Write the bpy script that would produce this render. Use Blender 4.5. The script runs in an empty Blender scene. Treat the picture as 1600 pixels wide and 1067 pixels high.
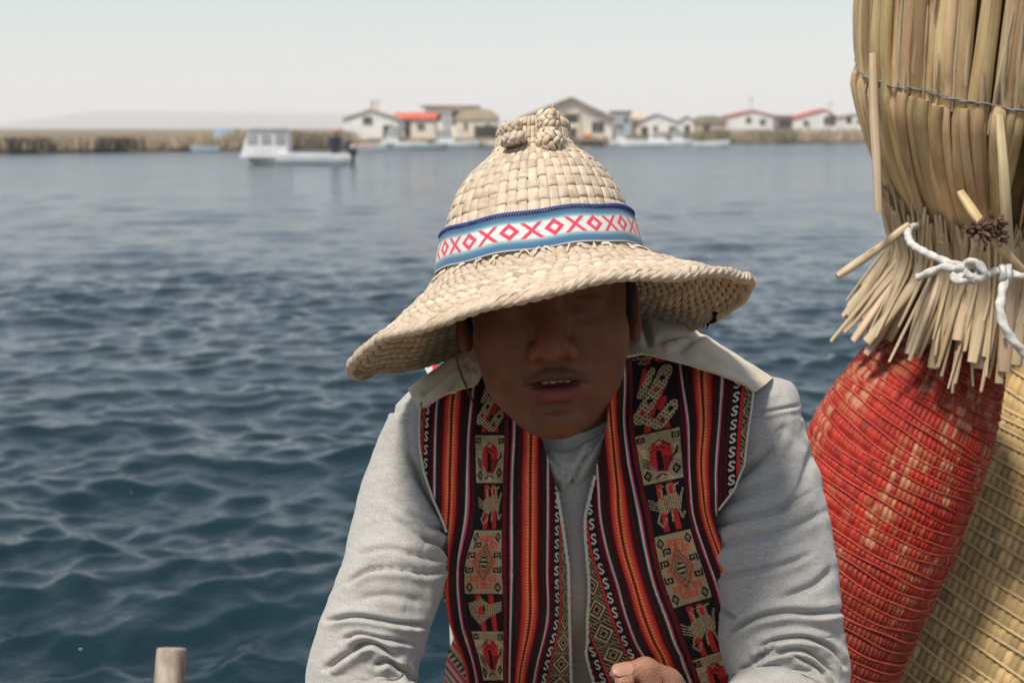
import bpy, math, random
import numpy as np
from mathutils import Vector, Matrix

random.seed(7)
RNG = np.random.default_rng(11)
scene = bpy.context.scene
COL = scene.collection

# ------------------------------------------------------------------ camera
CAM_H = 1.6
PITCH = math.atan(333.5 / 2222.0)
FPX = 2222.0
cam_data = bpy.data.cameras.new("camera")
cam = bpy.data.objects.new("camera", cam_data)
COL.objects.link(cam)
cam.location = (0, 0, CAM_H)
cam.rotation_euler = (math.pi / 2 - PITCH, 0, 0)
cam_data.sensor_width = 36.0
cam_data.lens = 50.0
cam_data.clip_start = 0.05
cam_data.clip_end = 30000
cam_data.dof.use_dof = True
cam_data.dof.focus_distance = 1.27
cam_data.dof.aperture_fstop = 9.5
scene.camera = cam

# ------------------------------------------------------------------ sky and sun
SUN_EL = math.radians(62)
SUN_DIR = Vector((-0.58, -0.72, 0)).normalized()          # horizontal direction towards the sun
SUN_VEC = Vector((SUN_DIR.x * math.cos(SUN_EL), SUN_DIR.y * math.cos(SUN_EL), math.sin(SUN_EL)))
world = bpy.data.worlds.new("World")
scene.world = world
world.use_nodes = True
wn = world.node_tree.nodes
wl = world.node_tree.links
bg = wn["Background"]
sky = wn.new("ShaderNodeTexSky")
sky.sky_type = 'NISHITA'
sky.sun_disc = False
sky.sun_elevation = SUN_EL
sky.sun_rotation = math.atan2(SUN_DIR.x, SUN_DIR.y)
sky.altitude = 300
sky.air_density = 1.1
sky.dust_density = 0.7
sky.ozone_density = 1.0
hsv = wn.new("ShaderNodeHueSaturation")
hsv.inputs["Saturation"].default_value = 1.05
wl.new(sky.outputs[0], hsv.inputs["Color"])
veil = wn.new("ShaderNodeMix"); veil.data_type = 'RGBA'      # a thin, even veil of high cloud
veil.inputs["Factor"].default_value = 0.46
veil.inputs["B"].default_value = (3.50, 3.45, 3.42, 1)
wl.new(hsv.outputs[0], veil.inputs["A"])
wl.new(veil.outputs["Result"], bg.inputs["Color"])
bg.inputs["Strength"].default_value = 0.13

sun_data = bpy.data.lights.new("sun", 'SUN')
sun_data.energy = 4.3
sun_data.angle = math.radians(11)
sun_data.color = (1.0, 0.95, 0.865)
sun = bpy.data.objects.new("sun", sun_data)
COL.objects.link(sun)
sun.location = (-20, -15, 30)
sun.rotation_euler = SUN_VEC.to_track_quat('Z', 'Y').to_euler()

scene.view_settings.view_transform = 'Standard'
scene.view_settings.look = 'None'
scene.view_settings.exposure = 0.3
scene.view_settings.gamma = 1.0
scene.view_settings.use_curve_mapping = False
scene.cycles.max_bounces = 8
scene.cycles.volume_bounces = 2
scene.cycles.use_denoising = True

# ------------------------------------------------------------------ helpers
_fw = np.array([0, math.cos(PITCH), -math.sin(PITCH)])
_up = np.array([0, math.sin(PITCH), math.cos(PITCH)])
_rt = np.array([1.0, 0, 0])
_cam = np.array([0, 0, CAM_H])

def W(px, py, d):
    """world point seen at photo pixel (px, py) at axial distance d"""
    px, py, d = np.broadcast_arrays(np.asarray(px, float), np.asarray(py, float), np.asarray(d, float))
    return _cam + d[..., None] * (_fw + _rt * ((px - 800) / FPX)[..., None] + _up * ((533.5 - py) / FPX)[..., None])

def WY(px, py, y):
    """world point seen at photo pixel (px, py) on the vertical plane at world depth y"""
    dv = (533.5 - py) / FPX
    d = y / (_fw[1] + _up[1] * dv)
    return W(px, py, d)

ORIGIN = {}

def link(o, parent=None, kind=None):
    COL.objects.link(o)
    if parent is not None:
        o.parent = parent
    if kind:
        o["kind"] = kind
    return o

def tag(o, label, cat, group=None):
    o["label"] = label
    o["category"] = cat
    if group:
        o["group"] = group
    return o

def empty(name, loc, label=None, cat=None, group=None):
    o = bpy.data.objects.new(name, None)
    o.empty_display_size = 0.05
    o.location = loc
    COL.objects.link(o)
    ORIGIN[o.name] = np.array(loc, float)
    if label:
        tag(o, label, cat, group)
    return o

def world_origin(o):
    return ORIGIN.get(o.name, np.zeros(3))

def mk(name, V, F, m=None, parent=None, origin=None, smooth=True, uv=None, kind=None, col=None, mats=None, fmat=None):
    """one mesh object from world-space vertices; F is (n,4) or (n,3) int array, or a list of arrays"""
    V = np.asarray(V, float).reshape(-1, 3)
    Fs = F if isinstance(F, list) else [F]
    Fs = [np.asarray(f, np.int32) for f in Fs if len(f)]
    po = world_origin(parent) if parent is not None else np.zeros(3)
    if origin is None:
        origin = po
    origin = np.asarray(origin, float)
    me = bpy.data.meshes.new(name)
    nv = len(V)
    nl = sum(f.size for f in Fs)
    nf = sum(len(f) for f in Fs)
    me.vertices.add(nv)
    me.vertices.foreach_set("co", (V - origin).astype(np.float32).ravel())
    me.loops.add(nl)
    loops = np.concatenate([f.ravel() for f in Fs])
    me.loops.foreach_set("vertex_index", loops)
    me.polygons.add(nf)
    tot = np.concatenate([np.full(len(f), f.shape[1], np.int32) for f in Fs])
    start = np.concatenate([[0], np.cumsum(tot)[:-1]]).astype(np.int32)
    me.polygons.foreach_set("loop_start", start)
    me.polygons.foreach_set("use_smooth", np.full(nf, bool(smooth)))
    if uv is not None:
        ul = me.uv_layers.new(name="UVMap")
        ul.data.foreach_set("uv", np.asarray(uv, np.float32).reshape(-1, 2)[loops].ravel())
    if col is not None:
        ca = me.color_attributes.new("Col", 'FLOAT_COLOR', 'POINT')
        c = np.ones((nv, 4), np.float32)
        c[:, :3] = np.asarray(col).reshape(-1, 3)
        ca.data.foreach_set("color", c.ravel())
    for mm in (mats or ([m] if m else [])):
        me.materials.append(mm)
    if fmat is not None:
        me.polygons.foreach_set("material_index", np.asarray(fmat, np.int32))
    me.update(calc_edges=True)
    me.validate(clean_customdata=False)
    o = bpy.data.objects.new(name, me)
    o.location = origin - po
    COL.objects.link(o)
    if parent is not None:
        o.parent = parent
    ORIGIN[o.name] = origin
    if kind:
        o["kind"] = kind
    return o

def grid_faces(nu, nv, cu=False, cv=False, base=0):
    i = np.arange(nu if cu else nu - 1)
    j = np.arange(nv if cv else nv - 1)
    I, J = np.meshgrid(i, j, indexing='ij')
    I2, J2 = (I + 1) % nu, (J + 1) % nv
    return (np.stack([I * nv + J, I2 * nv + J, I2 * nv + J2, I * nv + J2], -1).reshape(-1, 4) + base)

class MB:
    """collects boxes, tubes and grids into one mesh"""
    def __init__(s):
        s.V = []; s.F4 = []; s.F3 = []; s.UV = []; s.C = []; s.n = 0
    def add(s, V, F, uv=None, col=None):
        V = np.asarray(V, float).reshape(-1, 3)
        F = np.asarray(F, np.int32)
        (s.F4 if F.shape[1] == 4 else s.F3).append(F + s.n)
        s.V.append(V)
        s.UV.append(np.asarray(uv, float).reshape(-1, 2) if uv is not None else V[:, :2] * 1.0)
        s.C.append(np.broadcast_to(np.asarray(col if col is not None else (1, 1, 1), float), (len(V), 3)))
        s.n += len(V)
        return s
    def grid(s, P, cu=False, cv=False, uv=None, col=None, flip=False):
        P = np.asarray(P, float)
        F = grid_faces(P.shape[0], P.shape[1], cu, cv)
        if flip:
            F = F[:, ::-1]
        return s.add(P, F, uv, col if col is None else np.asarray(col).reshape(-1, 3))
    def box(s, lo, hi, rot=0.0, at=(0, 0, 0)):
        lo = np.array(lo, float); hi = np.array(hi, float)
        c = np.array([[lo[0] if not (k & 1) else hi[0], lo[1] if not (k & 2) else hi[1], lo[2] if not (k & 4) else hi[2]] for k in range(8)])
        cr, sr = math.cos(rot), math.sin(rot)
        c = np.stack([c[:, 0] * cr - c[:, 1] * sr, c[:, 0] * sr + c[:, 1] * cr, c[:, 2]], -1) + np.array(at)
        F = np.array([[0, 2, 3, 1], [4, 5, 7, 6], [0, 1, 5, 4], [2, 6, 7, 3], [0, 4, 6, 2], [1, 3, 7, 5]])
        return s.add(c, F)
    def poly(s, pts2, y0, y1, plane='xz'):
        """prism of a polygon in x-z (or given axes) between two depths"""
        n = len(pts2)
        p = np.array(pts2, float)
        def to3(q, t):
            return np.stack([q[:, 0], np.full(n, t), q[:, 1]], -1) if plane == 'xz' else np.stack([np.full(n, t), q[:, 0], q[:, 1]], -1)
        V = np.concatenate([to3(p, y0), to3(p, y1)])
        s.add(V, np.array([[i, (i + 1) % n, n + (i + 1) % n, n + i] for i in range(n)]))
        T = np.array([[0, i, i + 1] for i in range(1, n - 1)])
        s.add(V[:n], T[:, ::-1]); s.add(V[n:], T)
        return s
    def tube(s, P, r, n=8, squash=None, cap=True, frame_up=None, phase=0.0, col=None):
        V, F, uv = tube_geo(P, r, n, squash, frame_up, phase)
        s.add(V, F, uv, col)
        if cap:
            k = len(V) // n
            for a in (0, k - 1):
                ring = V[a * n:(a + 1) * n]
                c = ring.mean(0)
                T = np.array([[0, 1 + i, 1 + (i + 1) % n] for i in range(n)])
                s.add(np.concatenate([[c], ring]), T if a else T[:, ::-1], None, col if col is None or np.ndim(col) == 1 else np.asarray(col)[0])
        return s
    def build(s, name, m=None, parent=None, origin=None, smooth=True, kind=None, color=False):
        V = np.concatenate(s.V)
        F = []
        if s.F4: F.append(np.concatenate(s.F4))
        if s.F3: F.append(np.concatenate(s.F3))
        return mk(name, V, F, m, parent, origin, smooth, np.concatenate(s.UV), kind, np.concatenate(s.C) if color else None)

def frames(P, up=None):
    P = np.asarray(P, float)
    T = np.gradient(P, axis=0)
    T /= np.linalg.norm(T, axis=1, keepdims=True) + 1e-12
    N = np.zeros_like(P)
    u = np.array(up if up is not None else (0.31, -0.9, 0.29), float)
    for i in range(len(P)):
        if up is not None:
            v = u - T[i] * (u @ T[i])
        else:
            v = u - T[i] * (u @ T[i]); u = v
        N[i] = v / (np.linalg.norm(v) + 1e-12)
    return T, N, np.cross(T, N)

def tube_geo(P, r, n=8, squash=None, up=None, phase=0.0):
    P = np.asarray(P, float)
    r = np.broadcast_to(np.asarray(r, float), (len(P),))
    T, N, B = frames(P, up)
    a = np.arange(n) / n * 2 * math.pi + phase
    ca, sa = np.cos(a), np.sin(a)
    if squash is not None:
        ca = ca * squash[0]; sa = sa * squash[1]
    V = P[:, None] + r[:, None, None] * (N[:, None] * ca[None, :, None] + B[:, None] * sa[None, :, None])
    L = np.concatenate([[0], np.cumsum(np.linalg.norm(np.diff(P, axis=0), axis=1))])
    uv = np.stack(np.broadcast_arrays((a / (2 * math.pi))[None, :] * 2 * math.pi * r.mean(), L[:, None]), -1)
    return V.reshape(-1, 3), grid_faces(len(P), n, False, True), uv

def spline(K, n, t=None):
    """Catmull-Rom through the rows of K (any trailing shape), n samples"""
    K = np.asarray(K, float)
    m = len(K)
    t = np.linspace(0, m - 1, n) if t is None else np.asarray(t, float)
    i = np.clip(np.floor(t).astype(int), 0, m - 2)
    f = (t - i).reshape((-1,) + (1,) * (K.ndim - 1))
    p1, p2 = K[i], K[i + 1]
    p0 = np.where((i > 0).reshape(f.shape), K[np.maximum(i - 1, 0)], 2 * p1 - p2)
    p3 = np.where((i < m - 2).reshape(f.shape), K[np.minimum(i + 2, m - 1)], 2 * p2 - p1)
    return 0.5 * (2 * p1 + (p2 - p0) * f + (2 * p0 - 5 * p1 + 4 * p2 - p3) * f ** 2 + (3 * p1 - p0 - 3 * p2 + p3) * f ** 3)

def vnoise(x, y, seed=0):
    """smooth value noise on a plane"""
    xi, yi = np.floor(x).astype(np.int64), np.floor(y).astype(np.int64)
    xf, yf = x - xi, y - yi
    def h(a, b):
        v = (a * 374761393 + b * 668265263 + seed * 974711) & 0x7fffffff
        v = ((v ^ (v >> 13)) * 1274126177) & 0x7fffffff
        return ((v ^ (v >> 16)) & 0xffff) / 65535.0
    sx, sy = xf * xf * (3 - 2 * xf), yf * yf * (3 - 2 * yf)
    return (h(xi, yi) * (1 - sx) + h(xi + 1, yi) * sx) * (1 - sy) + (h(xi, yi + 1) * (1 - sx) + h(xi + 1, yi + 1) * sx) * sy

def fbm(x, y, o=4, seed=0):
    s = 0; a = 0.5
    for k in range(o):
        s = s + a * (vnoise(x * 2 ** k, y * 2 ** k, seed + k * 17) - 0.5) * 2
        a *= 0.5
    return s

# ------------------------------------------------------------------ materials
def new_mat(name):
    m = bpy.data.materials.new(name)
    m.use_nodes = True
    nt = m.node_tree
    return m, nt, nt.nodes["Principled BSDF"]

def ramp_mat(name, stops, scale=8.0, stretch=(1, 1, 1), rough=0.7, detail=5.0, coord="Object", bump=0.0, bump_scale=None,
             bump_dist=0.002, spec=0.3, rand=0.0, sheen=0.0, huerand=0.0, colattr=False, distort=0.0, sss=0.0, speck=None):
    """noise-driven colour ramp with optional per-object value shift, bump, sheen and colour attribute"""
    m, nt, b = new_mat(name)
    N, L = nt.nodes, nt.links
    tc = N.new("ShaderNodeTexCoord")
    mp = N.new("ShaderNodeMapping")
    mp.inputs["Scale"].default_value = stretch
    L.new(tc.outputs[coord], mp.inputs["Vector"])
    if rand or huerand:
        oi = N.new("ShaderNodeObjectInfo")
        ad = N.new("ShaderNodeVectorMath"); ad.operation = 'ADD'
        sc = N.new("ShaderNodeVectorMath"); sc.operation = 'SCALE'
        cx = N.new("ShaderNodeCombineXYZ")
        L.new(oi.outputs["Random"], cx.inputs[0]); L.new(oi.outputs["Random"], cx.inputs[1])
        L.new(cx.outputs[0], sc.inputs[0]); sc.inputs["Scale"].default_value = 37.0
        L.new(mp.outputs[0], ad.inputs[0]); L.new(sc.outputs[0], ad.inputs[1])
        vec = ad.outputs[0]
    else:
        vec = mp.outputs[0]
    nz = N.new("ShaderNodeTexNoise")
    nz.inputs["Scale"].default_value = scale
    nz.inputs["Detail"].default_value = detail
    nz.inputs["Distortion"].default_value = distort
    L.new(vec, nz.inputs["Vector"])
    rp = N.new("ShaderNodeValToRGB")
    cr = rp.color_ramp
    while len(cr.elements) < len(stops):
        cr.elements.new(0.5)
    for e, (p, c) in zip(cr.elements, stops):
        e.position = p
        e.color = (*c, 1)
    L.new(nz.outputs["Fac"], rp.inputs["Fac"])
    out = rp.outputs["Color"]
    if colattr:
        at = N.new("ShaderNodeVertexColor"); at.layer_name = "Col"
        mx = N.new("ShaderNodeMix"); mx.data_type = 'RGBA'; mx.blend_type = 'MULTIPLY'
        mx.inputs["Factor"].default_value = 1.0
        L.new(out, mx.inputs["A"]); L.new(at.outputs["Color"], mx.inputs["B"])
        out = mx.outputs["Result"]
    if speck:
        n2 = N.new("ShaderNodeTexNoise"); n2.inputs["Scale"].default_value = speck[0]; n2.inputs["Detail"].default_value = 3
        L.new(vec, n2.inputs["Vector"])
        mr = N.new("ShaderNodeMapRange"); mr.inputs["From Min"].default_value = speck[1]; mr.inputs["From Max"].default_value = speck[1] + 0.06
        L.new(n2.outputs["Fac"], mr.inputs["Value"])
        ms = N.new("ShaderNodeMix"); ms.data_type = 'RGBA'
        mf = N.new("ShaderNodeMath"); mf.operation = 'MULTIPLY'; mf.inputs[1].default_value = speck[3]
        L.new(mr.outputs[0], mf.inputs[0]); L.new(mf.outputs[0], ms.inputs["Factor"])
        L.new(out, ms.inputs["A"]); ms.inputs["B"].default_value = (*speck[2], 1)
        out = ms.outputs["Result"]
    if rand or huerand:
        hs = N.new("ShaderNodeHueSaturation")
        ma = N.new("ShaderNodeMapRange")
        ma.inputs["To Min"].default_value = 1 - rand; ma.inputs["To Max"].default_value = 1 + rand
        L.new(oi.outputs["Random"], ma.inputs["Value"])
        L.new(ma.outputs[0], hs.inputs["Value"])
        if huerand:
            wn_ = N.new("ShaderNodeTexWhiteNoise"); wn_.noise_dimensions = '1D'
            L.new(oi.outputs["Random"], wn_.inputs["W"])
            mh = N.new("ShaderNodeMapRange"); mh.inputs["To Min"].default_value = 0.5 - huerand; mh.inputs["To Max"].default_value = 0.5 + huerand
            L.new(wn_.outputs["Value"], mh.inputs["Value"]); L.new(mh.outputs[0], hs.inputs["Hue"])
        L.new(out, hs.inputs["Color"])
        out = hs.outputs[0]
    L.new(out, b.inputs["Base Color"])
    b.inputs["Roughness"].default_value = rough
    b.inputs["Specular IOR Level"].default_value = spec
    if sheen:
        b.inputs["Sheen Weight"].default_value = sheen
        b.inputs["Sheen Roughness"].default_value = 0.6
    if sss:
        b.inputs["Subsurface Weight"].default_value = sss
        b.inputs["Subsurface Radius"].default_value = (0.01, 0.004, 0.002)
        b.inputs["Subsurface Scale"].default_value = 0.5
    if bump:
        bn = N.new("ShaderNodeTexNoise")
        bn.inputs["Scale"].default_value = bump_scale or scale * 3
        bn.inputs["Detail"].default_value = 6
        L.new(vec, bn.inputs["Vector"])
        bp = N.new("ShaderNodeBump")
        bp.inputs["Strength"].default_value = bump
        bp.inputs["Distance"].default_value = bump_dist
        L.new(bn.outputs["Fac"], bp.inputs["Height"])
        L.new(bp.outputs[0], b.inputs["Normal"])
    return m

def attr_mat(name, rough=0.8, bump_scale=900.0, bump=0.3, bump_dist=0.0006, sheen=0.2, spec=0.2, noise=0.25):
    """colour from the vertices, with a fine fabric grain"""
    m, nt, b = new_mat(name)
    N, L = nt.nodes, nt.links
    at = N.new("ShaderNodeVertexColor"); at.layer_name = "Col"
    tc = N.new("ShaderNodeTexCoord")
    nz = N.new("ShaderNodeTexNoise"); nz.inputs["Scale"].default_value = bump_scale; nz.inputs["Detail"].default_value = 3
    L.new(tc.outputs["Object"], nz.inputs["Vector"])
    mr = N.new("ShaderNodeMapRange"); mr.inputs["To Min"].default_value = 1 - noise; mr.inputs["To Max"].default_value = 1 + noise
    L.new(nz.outputs["Fac"], mr.inputs["Value"])
    mx = N.new("ShaderNodeVectorMath"); mx.operation = 'SCALE'
    L.new(at.outputs["Color"], mx.inputs[0]); L.new(mr.outputs[0], mx.inputs["Scale"])
    L.new(mx.outputs[0], b.inputs["Base Color"])
    bp = N.new("ShaderNodeBump"); bp.inputs["Strength"].default_value = bump; bp.inputs["Distance"].default_value = bump_dist
    L.new(nz.outputs["Fac"], bp.inputs["Height"]); L.new(bp.outputs[0], b.inputs["Normal"])
    b.inputs["Roughness"].default_value = rough
    b.inputs["Specular IOR Level"].default_value = spec
    b.inputs["Sheen Weight"].default_value = sheen
    return m

def flat_mat(name, c, rough=0.6, spec=0.3, var=0.12, scale=3.0):
    c = np.array(c)
    return ramp_mat(name, [(0.3, tuple(c * (1 - var))), (0.7, tuple(np.minimum(c * (1 + var), 1)))], scale=scale, rough=rough, spec=spec)
# ================================================================== THE SETTING
# ------------------------------------------------------------------ water
def build_water():
    ds = []
    d = 3.3
    while d < 190:
        ds.append(d)
        d += max(0.0145, d * d / 2900.0)
    ds = np.array([-25, -6, 0.0, 1.2, 2.0, 2.5, 2.9] + ds)
    ta = np.concatenate([-np.tan(np.radians(np.linspace(74, 30.2, 14)))[:-1], np.linspace(-0.58, 0.58, 540),
                         np.tan(np.radians(np.linspace(30.2, 74, 14)))[1:]])
    D, Tn = np.meshgrid(ds, ta, indexing='ij')
    Y = D
    X = Tn * np.maximum(D, 3.0) + 0.0
    step = np.maximum(0.0145, D * D / 2900.0)
    stepx = 1.16 / 540 * D * 2
    Z = np.zeros_like(X); DX = np.zeros_like(X); DY = np.zeros_like(X)
    rng = np.random.default_rng(5)
    n = 170
    lam = np.exp(rng.uniform(math.log(0.09), math.log(2.4), n))
    for l in lam:
        th = rng.normal(0.16, 0.55 + 0.35 * (l < 0.5))
        k = 2 * math.pi / l
        kx, ky = k * math.sin(th), -k * math.cos(th)
        a = 0.0066 * l * math.exp(-((math.log(l / 0.235)) / 0.70) ** 2) + 0.0020 * l * math.exp(-(l / 1.1) ** 2) + 0.0026 * l * (0.85 < l < 2.3)
        ph = rng.uniform(0, 2 * math.pi)
        fade = np.clip((l / (np.maximum(step * abs(math.cos(th)), stepx * abs(math.sin(th))) + 1e-6) - 2.5) / 3.0, 0, 1)
        A = a * fade
        arg = kx * X + ky * Y + ph
        Z += A * np.cos(arg)
        DX -= 0.5 * A * np.sin(arg) * math.sin(th)
        DY += 0.5 * A * np.sin(arg) * math.cos(th)
    patch = (0.85 + 0.5 * fbm(X * 0.35, Y * 0.2, 3, 3)) * np.interp(D, [5, 9, 20, 60], [1.02, 0.90, 0.66, 0.48])
    Z *= patch; DX *= patch; DY *= patch
    V = np.stack([X + DX, Y + DY, Z], -1)
    m, nt, b = new_mat("lake_water")
    N, L = nt.nodes, nt.links
    b.inputs["Base Color"].default_value = (0.004, 0.018, 0.023, 1)
    b.inputs["Roughness"].default_value = 0.045
    b.inputs["IOR"].default_value = 1.36
    tc = N.new("ShaderNodeTexCoord")
    hs = []
    for sc, st, dist, det in ((5.2, (1.0, 0.9, 1), 0.032, 2.0), (12.0, (0.95, 1.05, 1), 0.0105, 3.0), (32.0, (0.9, 1.15, 1), 0.0045, 3.0)):
        mp = N.new("ShaderNodeMapping"); mp.inputs["Scale"].default_value = st
        mp.inputs["Rotation"].default_value = (0, 0, 0.2)
        L.new(tc.outputs["Object"], mp.inputs[0])
        nz = N.new("ShaderNodeTexNoise"); nz.inputs["Scale"].default_value = sc; nz.inputs["Detail"].default_value = det
        L.new(mp.outputs[0], nz.inputs["Vector"])
        bp = N.new("ShaderNodeBump"); bp.inputs["Strength"].default_value = 1.0; bp.inputs["Distance"].default_value = dist
        L.new(nz.outputs["Fac"], bp.inputs["Height"])
        if hs:
            L.new(hs[-1].outputs[0], bp.inputs["Normal"])
        hs.append(bp)
    # the broad swell relief is geometry near the boat, so its bump only fades in with distance from the boat
    sp = N.new("ShaderNodeSeparateXYZ"); L.new(tc.outputs["Object"], sp.inputs[0])
    mr = N.new("ShaderNodeMapRange"); mr.inputs["From Min"].default_value = 7; mr.inputs["From Max"].default_value = 26
    L.new(sp.outputs["Y"], mr.inputs["Value"])
    # gusts: ruffled and smoother patches a few metres across
    mg = N.new("ShaderNodeMapping"); mg.inputs["Scale"].default_value = (0.55, 0.16, 1)
    L.new(tc.outputs["Object"], mg.inputs[0])
    ng = N.new("ShaderNodeTexNoise"); ng.inputs["Scale"].default_value = 1.0; ng.inputs["Detail"].default_value = 4
    L.new(mg.outputs[0], ng.inputs["Vector"])
    rg_ = N.new("ShaderNodeMapRange"); rg_.inputs["From Min"].default_value = 0.35; rg_.inputs["From Max"].default_value = 0.65
    rg_.inputs["To Min"].default_value = 0.15; rg_.inputs["To Max"].default_value = 1.35
    L.new(ng.outputs["Fac"], rg_.inputs["Value"])
    mm = N.new("ShaderNodeMath"); mm.operation = 'MULTIPLY'
    L.new(mr.outputs[0], mm.inputs[0]); L.new(rg_.outputs[0], mm.inputs[1]); L.new(mm.outputs[0], hs[0].inputs["Strength"])
    mr2 = N.new("ShaderNodeMapRange"); mr2.inputs["From Min"].default_value = 4; mr2.inputs["From Max"].default_value = 16
    mr2.inputs["To Min"].default_value = 0.6
    L.new(sp.outputs["Y"], mr2.inputs["Value"]); L.new(mr2.outputs[0], hs[1].inputs["Strength"])
    # ripples too small to see one by one far off act as roughness there
    mr3 = N.new("ShaderNodeMapRange"); mr3.inputs["From Min"].default_value = 8; mr3.inputs["From Max"].default_value = 90
    mr3.inputs["To Min"].default_value = 0.06; mr3.inputs["To Max"].default_value = 0.22
    L.new(sp.outputs["Y"], mr3.inputs["Value"]); L.new(mr3.outputs[0], b.inputs["Roughness"])
    L.new(hs[-1].outputs[0], b.inputs["Normal"])
    mk("water", V, grid_faces(len(ds), len(ta))[:, ::-1], m, kind="structure")

build_water()

# ------------------------------------------------------------------ far shore: one low bank, lake bed, hills
SHORE_PX = np.array([-900, -300, 0, 300, 540, 800, 960, 1100, 1360, 1700, 2400, 3000], float)
SHORE_Y = np.array([60, 76, 89, 99, 111, 127, 137, 148, 158, 166, 175, 180], float)      # depth of the water's edge

def shore_y(px):
    return np.interp(px, SHORE_PX, SHORE_Y)

def build_land():
    t = np.linspace(-900, 2500, 240)
    y0 = shore_y(t) + 0.7 * fbm(t * 0.05, t * 0, 4, 9)
    rows = []
    prof = [(-0.5, -1.2), (0.0, -0.12), (0.25, 0.16), (0.9, 0.42), (6, 0.55), (25, 0.6), (120, 0.6), (700, 0.6), (3600, 0.6)]
    for dy, z in prof:
        y = y0 + dy
        x = (t - 800) / FPX * (y if dy < 200 else y * 1.0) / 0.985
        zz = np.full_like(x, z) + (0.07 * fbm(x * 0.9, y * 0.9, 3, 4) if 0 < dy < 50 else 0)
        rows.append(np.stack([x, y, zz], -1))
    P = np.array(rows)
    m = ramp_mat("bank_soil", [(0.3, (0.085, 0.062, 0.038)), (0.55, (0.17, 0.125, 0.075)), (0.75, (0.24, 0.19, 0.115))], scale=0.9, rough=0.95, bump=0.4, bump_dist=0.05)
    mk("shore", P, grid_faces(P.shape[0], P.shape[1]), m, kind="structure")
    # hills
    m2 = ramp_mat("hill_scrub", [(0.3, (0.10, 0.088, 0.062)), (0.7, (0.16, 0.14, 0.10))], scale=0.004, rough=1.0)
    px = np.linspace(-1600, 3400, 300)
    rows = []
    crest = np.interp(px, [-1600, -600, -100, 0, 60, 120, 170, 330, 540, 760, 950, 1400, 2200, 3400],
                      [150, 190, 202, 193, 186, 177, 172.5, 175, 177, 188, 196, 199, 190, 190])
    crest += 1.2 * fbm(px * 0.012, px * 0, 4, 21)
    for f, dd in ((0, 0), (0.35, 150), (0.7, 380), (0.93, 620), (1.0, 800), (0.7, 1300), (0, 2200)):
        y = 2900 + dd
        z = np.maximum((200 - crest) / FPX * 3700 * f, 0) + 0.5 + (f > 0) * (f < 1) * 2.5 * fbm(px * 0.03, px * 0 + dd, 3, 2)
        rows.append(np.stack([(px - 800) / FPX * y, np.full_like(px, y), z], -1))
    mk("hills", np.array(rows), grid_faces(7, 300), m2, kind="structure")

build_land()

# ------------------------------------------------------------------ reeds growing on the bank: a mass nobody could count
def build_bank_reeds():
    rng = np.random.default_rng(3)
    V = []; Cc = []
    def stand(px, dy, hgt, n, col, w=0.05):
        y = shore_y(px) + dy
        x = (px - 800) / FPX * y / 0.985
        bx = x + rng.normal(0, 0.25, n); by = y + rng.normal(0, 0.3, n)
        h = hgt * rng.uniform(0.55, 1.1, n)
        a = rng.uniform(0, math.pi, n)
        ln = rng.normal(0, 0.12, (n, 2)) * h[:, None]
        ww = w * rng.uniform(0.6, 1.6, n)
        dx, dyv = np.cos(a) * ww, np.sin(a) * ww
        z0 = np.full(n, 0.2)
        q = np.stack([np.stack([bx - dx, by - dyv, z0], -1), np.stack([bx + dx, by + dyv, z0], -1),
                      np.stack([bx + ln[:, 0] + dx * .3, by + ln[:, 1] + dyv * .3, z0 + h], -1),
                      np.stack([bx + ln[:, 0] - dx * .3, by + ln[:, 1] - dyv * .3, z0 + h], -1)], 1)
        V.append(q.reshape(-1, 3))
        c = np.array(col) * rng.uniform(0.7, 1.25, (n, 1))
        Cc.append(np.repeat(c, 4, 0))
    tan = (0.54, 0.42, 0.27); olive = (0.32, 0.26, 0.155); dark = (0.13, 0.105, 0.06)
    for px in np.arange(-520, 560, 3.4):
        hh = np.interp(px, [-260, 0, 60, 150, 300, 420, 560], [1.2, 1.2, 1.1, 1.2, 1.45, 1.6, 1.7])
        hh *= 0.57 + 0.12 * math.sin(px * 0.031) * math.sin(px * 0.11 + 1)
        hh *= 0.80 + 0.45 * float(vnoise(np.array(px * 0.045), np.array(3.0), 77)) 
        for k in range(5):
            c = tan if vnoise(np.array(px * 0.016), np.array(k * 0.9), 8) > 0.30 else olive
            stand(px + rng.uniform(-2, 2), 0.5 + k * 1.1, hh, 17, c)
        if 28 < px < 92 or 165 < px < 225:
            for k in range(2):
                stand(px, 0.25 + 0.3 * k, 0.75, 16, dark, 0.06)  # dark reeds painted in as shadow along the waterline
    for px in np.arange(560, 1760, 4.0):
        for k in range(2):
            c = olive if vnoise(np.array(px * 0.02), np.array(k * 1.3), 5) > 0.4 else tan
            hh = np.interp(px, [560, 960, 1090, 1240, 1400, 1760], [0.55, 0.6, 1.1, 1.35, 1.25, 1.3])
            stand(px + rng.uniform(-2, 2), 0.6 + k * 1.0, hh, 15, c)
    V = np.concatenate(V); Cc = np.concatenate(Cc)
    F = np.arange(len(V)).reshape(-1, 4)
    m = ramp_mat("dry_reed_leaf", [(0.3, (0.85, 0.85, 0.85)), (0.7, (1, 1, 1))], scale=1.0, rough=0.9, colattr=True, spec=0.15)
    mk("bank_reeds", V, F, m, kind="stuff", col=Cc, smooth=False)

build_bank_reeds()

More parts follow.
